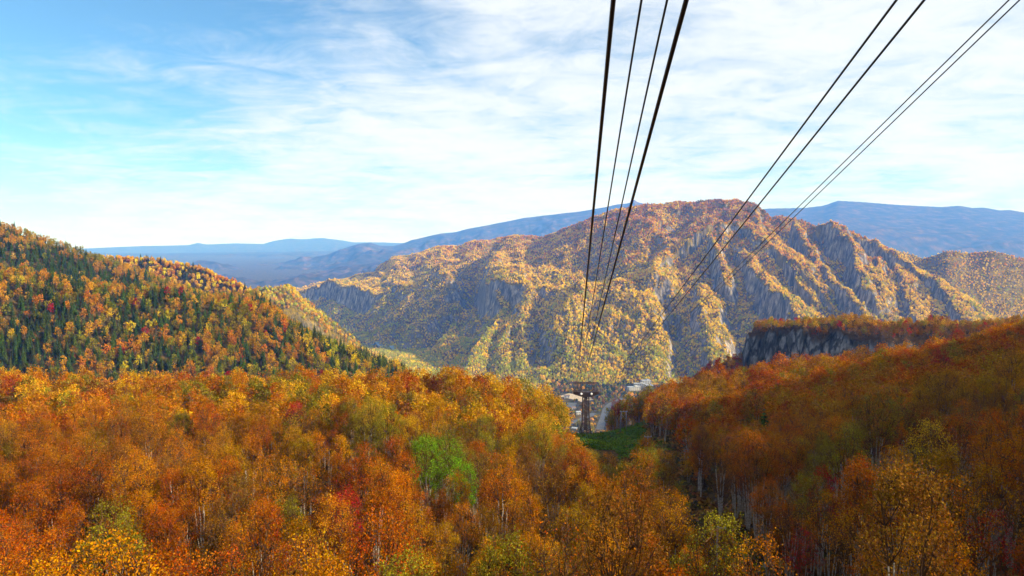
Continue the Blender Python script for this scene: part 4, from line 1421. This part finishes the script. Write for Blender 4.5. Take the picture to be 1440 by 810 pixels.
cable('track_cable', 'thick black track cable of the steep near line, outermost toward the conifer hill', 'cables of the lift', 862.5, 6.9, -4.45, SAD, 0.026, 0.6)
cable('haul_cable', 'thin twisted haul cable beside the outermost thick cable', 'cables of the lift', 902, 6.9, -4.05, SAD - 1.0, 0.0125, 0.9)
cable('haul_cable', 'thin twisted haul cable beside the inner thick cable', 'cables of the lift', 938, 6.9, -3.3, SAD - 1.0, 0.0125, 0.9)
cable('track_cable', 'thickest black track cable of the steep near line, inner one beside the thin haul cables', 'cables of the lift', 965, 6.7, -2.75, SAD, 0.026, 0.6)
cable('track_cable', 'upper black track cable of the slanting second line', 'cables of the lift', 1260, 13.2, 5.2, SAD, 0.025, 1.4)
cable('track_cable', 'lower black track cable of the slanting second line', 'cables of the lift', 1299, 13.2, 6.2, SAD, 0.025, 1.4)
cable('haul_cable', 'upper thin haul cable of the flattest pair', 'cables of the lift', 1418, 12.0, 5.4, SAD - .5, 0.0125, 1.6)
cable('haul_cable', 'lower thin haul cable of the flattest pair', 'cables of the lift', 1433, 12.0, 6.2, SAD - .5, 0.0125, 1.6)

# ------------------------------------------------------------------ utility poles along the clearing
def pole(x_, y_, top, arms, twin, label, rz=0.0):
    gz = ground_z(x_, y_)
    e = empty('utility_pole', (x_, y_, gz), rz)
    tag(e, label, 'pole', 'poles along the clearing')
    hh = top - gz
    for sx in ((-1.1, 1.1) if twin else (0,)):
        MB().tube([(sx * (1.25 if twin else 1), 0, -.5), (sx, 0, hh)], [.2, .13], 8).build('pole', M_pole, e, True)
    for k in range(arms):
        z_ = hh - .25 - .9 * k
        a = MB().box((0, -.2, z_), (3.3 if twin else 2.3, .16, .18)).build('crossarm', M_pole, e)
        for sx in (-1.0, 0.0, 1.0):
            MB().tube([(sx * (1.5 if twin else 1.0), -.2, z_ + .07), (sx * (1.5 if twin else 1.0), -.2, z_ + .38)], [.09, .07], 8).build('insulator', M_white, a, True)
    if twin:
        MB().tube([(-1.1, .12, hh - 3.5), (1.1, .12, hh - 1.2)], .05, 4).tube([(1.1, -.12, hh - 3.5), (-1.1, -.12, hh - 1.2)], .05, 4).build('cross_brace', M_pole, e)
    else:
        MB().tube([(0, 0, hh - .4), (2.6, -2.2, -.4)], .03, 4).build('guy_wire', M_rope, e)
    return e


q = pix(877, 578, 298); pole(q[0], q[1], q[2], 1, True, 'pale twin legged utility pole at the edge of the clearing near the tower')
q = pix(911, 613, 214); pole(q[0], q[1], q[2], 1, False, 'grey utility pole with one crossarm below the clearing beside the shaded forest')
q = pix(1009, 740, 97); pole(q[0], q[1], q[2], 1, False, 'utility pole showing only its top crossarm above the orange trees', 0.1)

# ------------------------------------------------------------------ village, roads, river
M_asph = simple('asphalt', (0.075, 0.08, 0.09), 0.9, 0, 0.2, 0.2)
M_sand = simple('bare_gravel', (0.42, 0.33, 0.22), 0.95, 0, 0.2, 0.1)
M_water = simple('river_water', (0.10, 0.16, 0.20), 0.15, 0, 0.2, 0.02)
M_wall = simple('pale_render', (0.42, 0.41, 0.39), 0.8, 0, 0.08, 0.2)
M_wallg = simple('grey_render', (0.36, 0.37, 0.39), 0.8, 0, 0.08, 0.2)
M_roof = simple('metal_roof', (0.33, 0.36, 0.40), 0.45, 0.1, 0.1, 0.2)
M_roofb = simple('brown_roof', (0.16, 0.11, 0.09), 0.6, 0, 0.2, 0.2)
M_glass = simple('window_glass', (0.03, 0.04, 0.05), 0.1, 0, 0.1)


def on_floor(px_, py_):
    """pixel -> point where its ray meets the terrain"""
    lo = 700.0
    for Y in np.arange(760, 3200, 4.0):
        p = pix(px_, py_, Y)
        if p[2] < ground_z(p[0], p[1]):
            return (p[0], p[1], ground_z(p[0], p[1]))
    return pix(px_, py_, 1700)


FLAT = []


def ribbon(name, pts, width, m, lift, label, cat):
    P2 = [Vector(p[:2]) for p in pts]
    Q = []
    for a_, b_ in zip(P2[:-1], P2[1:]):
        k = max(2, int((b_ - a_).length / 12))
        Q += [a_.lerp(b_, i / k) for i in range(k)]
    Q.append(P2[-1])
    S = [sum((Q[max(0, min(len(Q) - 1, i + j))] for j in (-3, -2, -1, 0, 1, 2, 3)), Vector((0, 0))) / 7 for i in range(len(Q))]
    mb = MB(); vs = []
    FLAT.extend((p + Vector((0, k * width / 2))).to_tuple() for p in S for k in (-1, -.5, 0, .5, 1))
    for i, p in enumerate(S):
        d = (S[min(i + 1, len(S) - 1)] - S[max(i - 1, 0)]).normalized(); nrm = Vector((-d.y, d.x))
        zz = max(ground_z(*(p + nrm * width / 2)), ground_z(*(p - nrm * width / 2)), ground_z(*p)) + lift
        for s in (-1, 1):
            w = p + nrm * s * width / 2
            vs.append((w.x, w.y, zz))
    mb.add(vs, [(2 * i, 2 * i + 1, 2 * i + 3, 2 * i + 2) for i in range(len(S) - 1)])
    o = mb.build(name, m)
    return tag(o, label, cat, kind='structure')


ribbon('road', [on_floor(*p) for p in ((843, 606), (845, 598), (850, 585), (853, 573), (862, 566), (880, 560))], 17, M_asph, .5, 'blue grey road curving past the tower down in the valley', 'road')
ribbon('road', [on_floor(*p) for p in ((790, 606), (798, 597), (812, 592), (826, 588), (838, 580))], 15, M_asph, .7, 'valley road leading to the village below the clearing', 'road')
ribbon('car_park', [on_floor(*p) for p in ((792, 570), (802, 569), (816, 571))], 46, M_asph, .9, 'paved car park in the valley', 'car park')
ribbon('gravel_bank', [on_floor(*p) for p in ((786, 555), (802, 557), (818, 561), (832, 565))], 52, M_sand, 1.1, 'pale gravel bank behind the lift tower', 'gravel')
riv = [on_floor(*p) for p in ((575, 499), (560, 493), (545, 489), (532, 486), (520, 484))]
ribbon('river', riv, 26, M_water, .8, 'pale river bend at the bottom of the gorge', 'river')


def house(px_, py_, w, d, floors, rz, wall, roof, label, flat=False):
    x_, y_, z_ = on_floor(px_, py_)
    FLAT.extend([(x_ + k * w / 2, y_ + j * 18) for k in (-1, 0, 1) for j in (-1.6, -.8, 0)])
    e = empty('hotel_building' if floors > 2 else 'village_house', (x_, y_, z_), rz)
    tag(e, label, 'building', 'buildings of the valley village')
    hh = floors * 3.2
    MB().box((0, 0, hh / 2 - 1), (w, d, hh + 2)).build('wall', wall, e)
    if flat:
        MB().box((0, 0, hh + .45), (w + .8, d + .8, .9)).build('roof', roof, e)
        MB().box((w * .2, 0, hh + 2.2), (w * .2, d * .5, 2.6)).build('roof_housing', wall, e)
    else:
        rh = d * .28
        MB().add([(-w / 2 - .6, -d / 2 - .8, hh), (w / 2 + .6, -d / 2 - .8, hh), (w / 2 + .6, d / 2 + .8, hh), (-w / 2 - .6, d / 2 + .8, hh), (-w / 2 - .6, 0, hh + rh), (w / 2 + .6, 0, hh + rh)],
                 [(0, 1, 5, 4), (2, 3, 4, 5), (0, 4, 3), (1, 2, 5), (3, 2, 1, 0)]).build('roof', roof, e)
    nwin = max(2, int(w / 5))
    for fl_ in range(floors):
        for k in range(nwin):
            xx = -w / 2 + (k + .5) * w / nwin
            MB().box((xx, -d / 2 - .03, fl_ * 3.2 + 1.7), (w / nwin * .55, .12, 1.5)).build('window', M_glass, e)
    MB().box((w * .12, -d / 2 - .06, 1.1), (1.6, .16, 2.2)).build('door', M_roofb, e)


house(891, 549, 34, 16, 3, .25, M_wall, M_roof, 'long pale hotel nearest the forest edge below the yellow slope', True)
house(899, 546, 30, 15, 4, -.1, M_wall, M_roof, 'pale hotel block with roof housing behind the long hotel', True)
house(908, 543, 26, 16, 5, .2, M_wallg, M_roof, 'tallest grey hotel block below the yellow slope', True)
house(913, 547, 22, 13, 3, -.2, M_wallg, M_roof, 'small grey hotel beside the tallest block', True)
house(813, 583, 11, 8, 2, .3, M_wall, M_roof, 'white house standing beside the tower column in the valley', False)
house(808, 604, 11, 8, 1, -.3, M_wall, M_roof, 'white house by the road at the lower edge of the clearing', False)
house(797, 560, 14, 9, 2, .1, M_wallg, M_roofb, 'brown roofed house near the gravel bank', False)
house(806, 575, 12, 9, 1, .5, M_wallg, M_roofb, 'grey house between car park and trees', False)

KEEP_OUT = np.array([(p[0], p[1]) for p in FLAT])


def f_valley(X, Y, Z, px_, py_, cn, cb):
    if 775 < px_ < 935 and 1300 < Y < 2050:
        if ((KEEP_OUT - np.array((X, Y))) ** 2).sum(1).min() < 12 ** 2 or random.random() < .12:
            return
        POINTS['mountain_forest'].append((X, Y, Z, random.random() * 6.28, random.uniform(0.5, 1.05), random.choice(('far0', 'far1', 'far2', 'farfir0')), jitter(PALETTE[random.choice(('olive', 'brown', 'moss', 'fird', 'fir', 'gold'))], .22)))
        return
    f_mount(X, Y, Z, px_, py_, cn, cb)


hill_forest([LN['valley_floor']], -900, 700, 1300, 3000, 8.5, 12, f_valley, 0.3, 0.02)
stuff_forest('mountain_forest', POINTS['mountain_forest'], 'yellow and orange forest covering the mountain across the gorge', 'forest')

# ------------------------------------------------------------------ haze: real air in one closed box
hz, nt, out = mat('haze_air')
pv = nt.nodes.new('ShaderNodeVolumePrincipled')
pv.inputs['Color'].default_value = (0.10, 0.32, 1.0, 1)
pv.inputs['Absorption Color'].default_value = (1, 1, 1, 1)
pv.inputs['Density'].default_value = 0.000076
pv.inputs['Anisotropy'].default_value = 0.0
nt.links.new(pv.outputs[0], out.inputs['Volume'])
zlo, zhi = float(HT.min()) - 3, float(max(HT.max(), 560)) + 25
box = MB().box((0, 0, (zlo + zhi) / 2), (60000, 60000, zhi - zlo)).build('haze', hz)
tag(box, 'thin bluish haze filling the valley air', 'haze', kind='stuff')
print('terrain z', HT.min(), HT.max(), NR, NA)
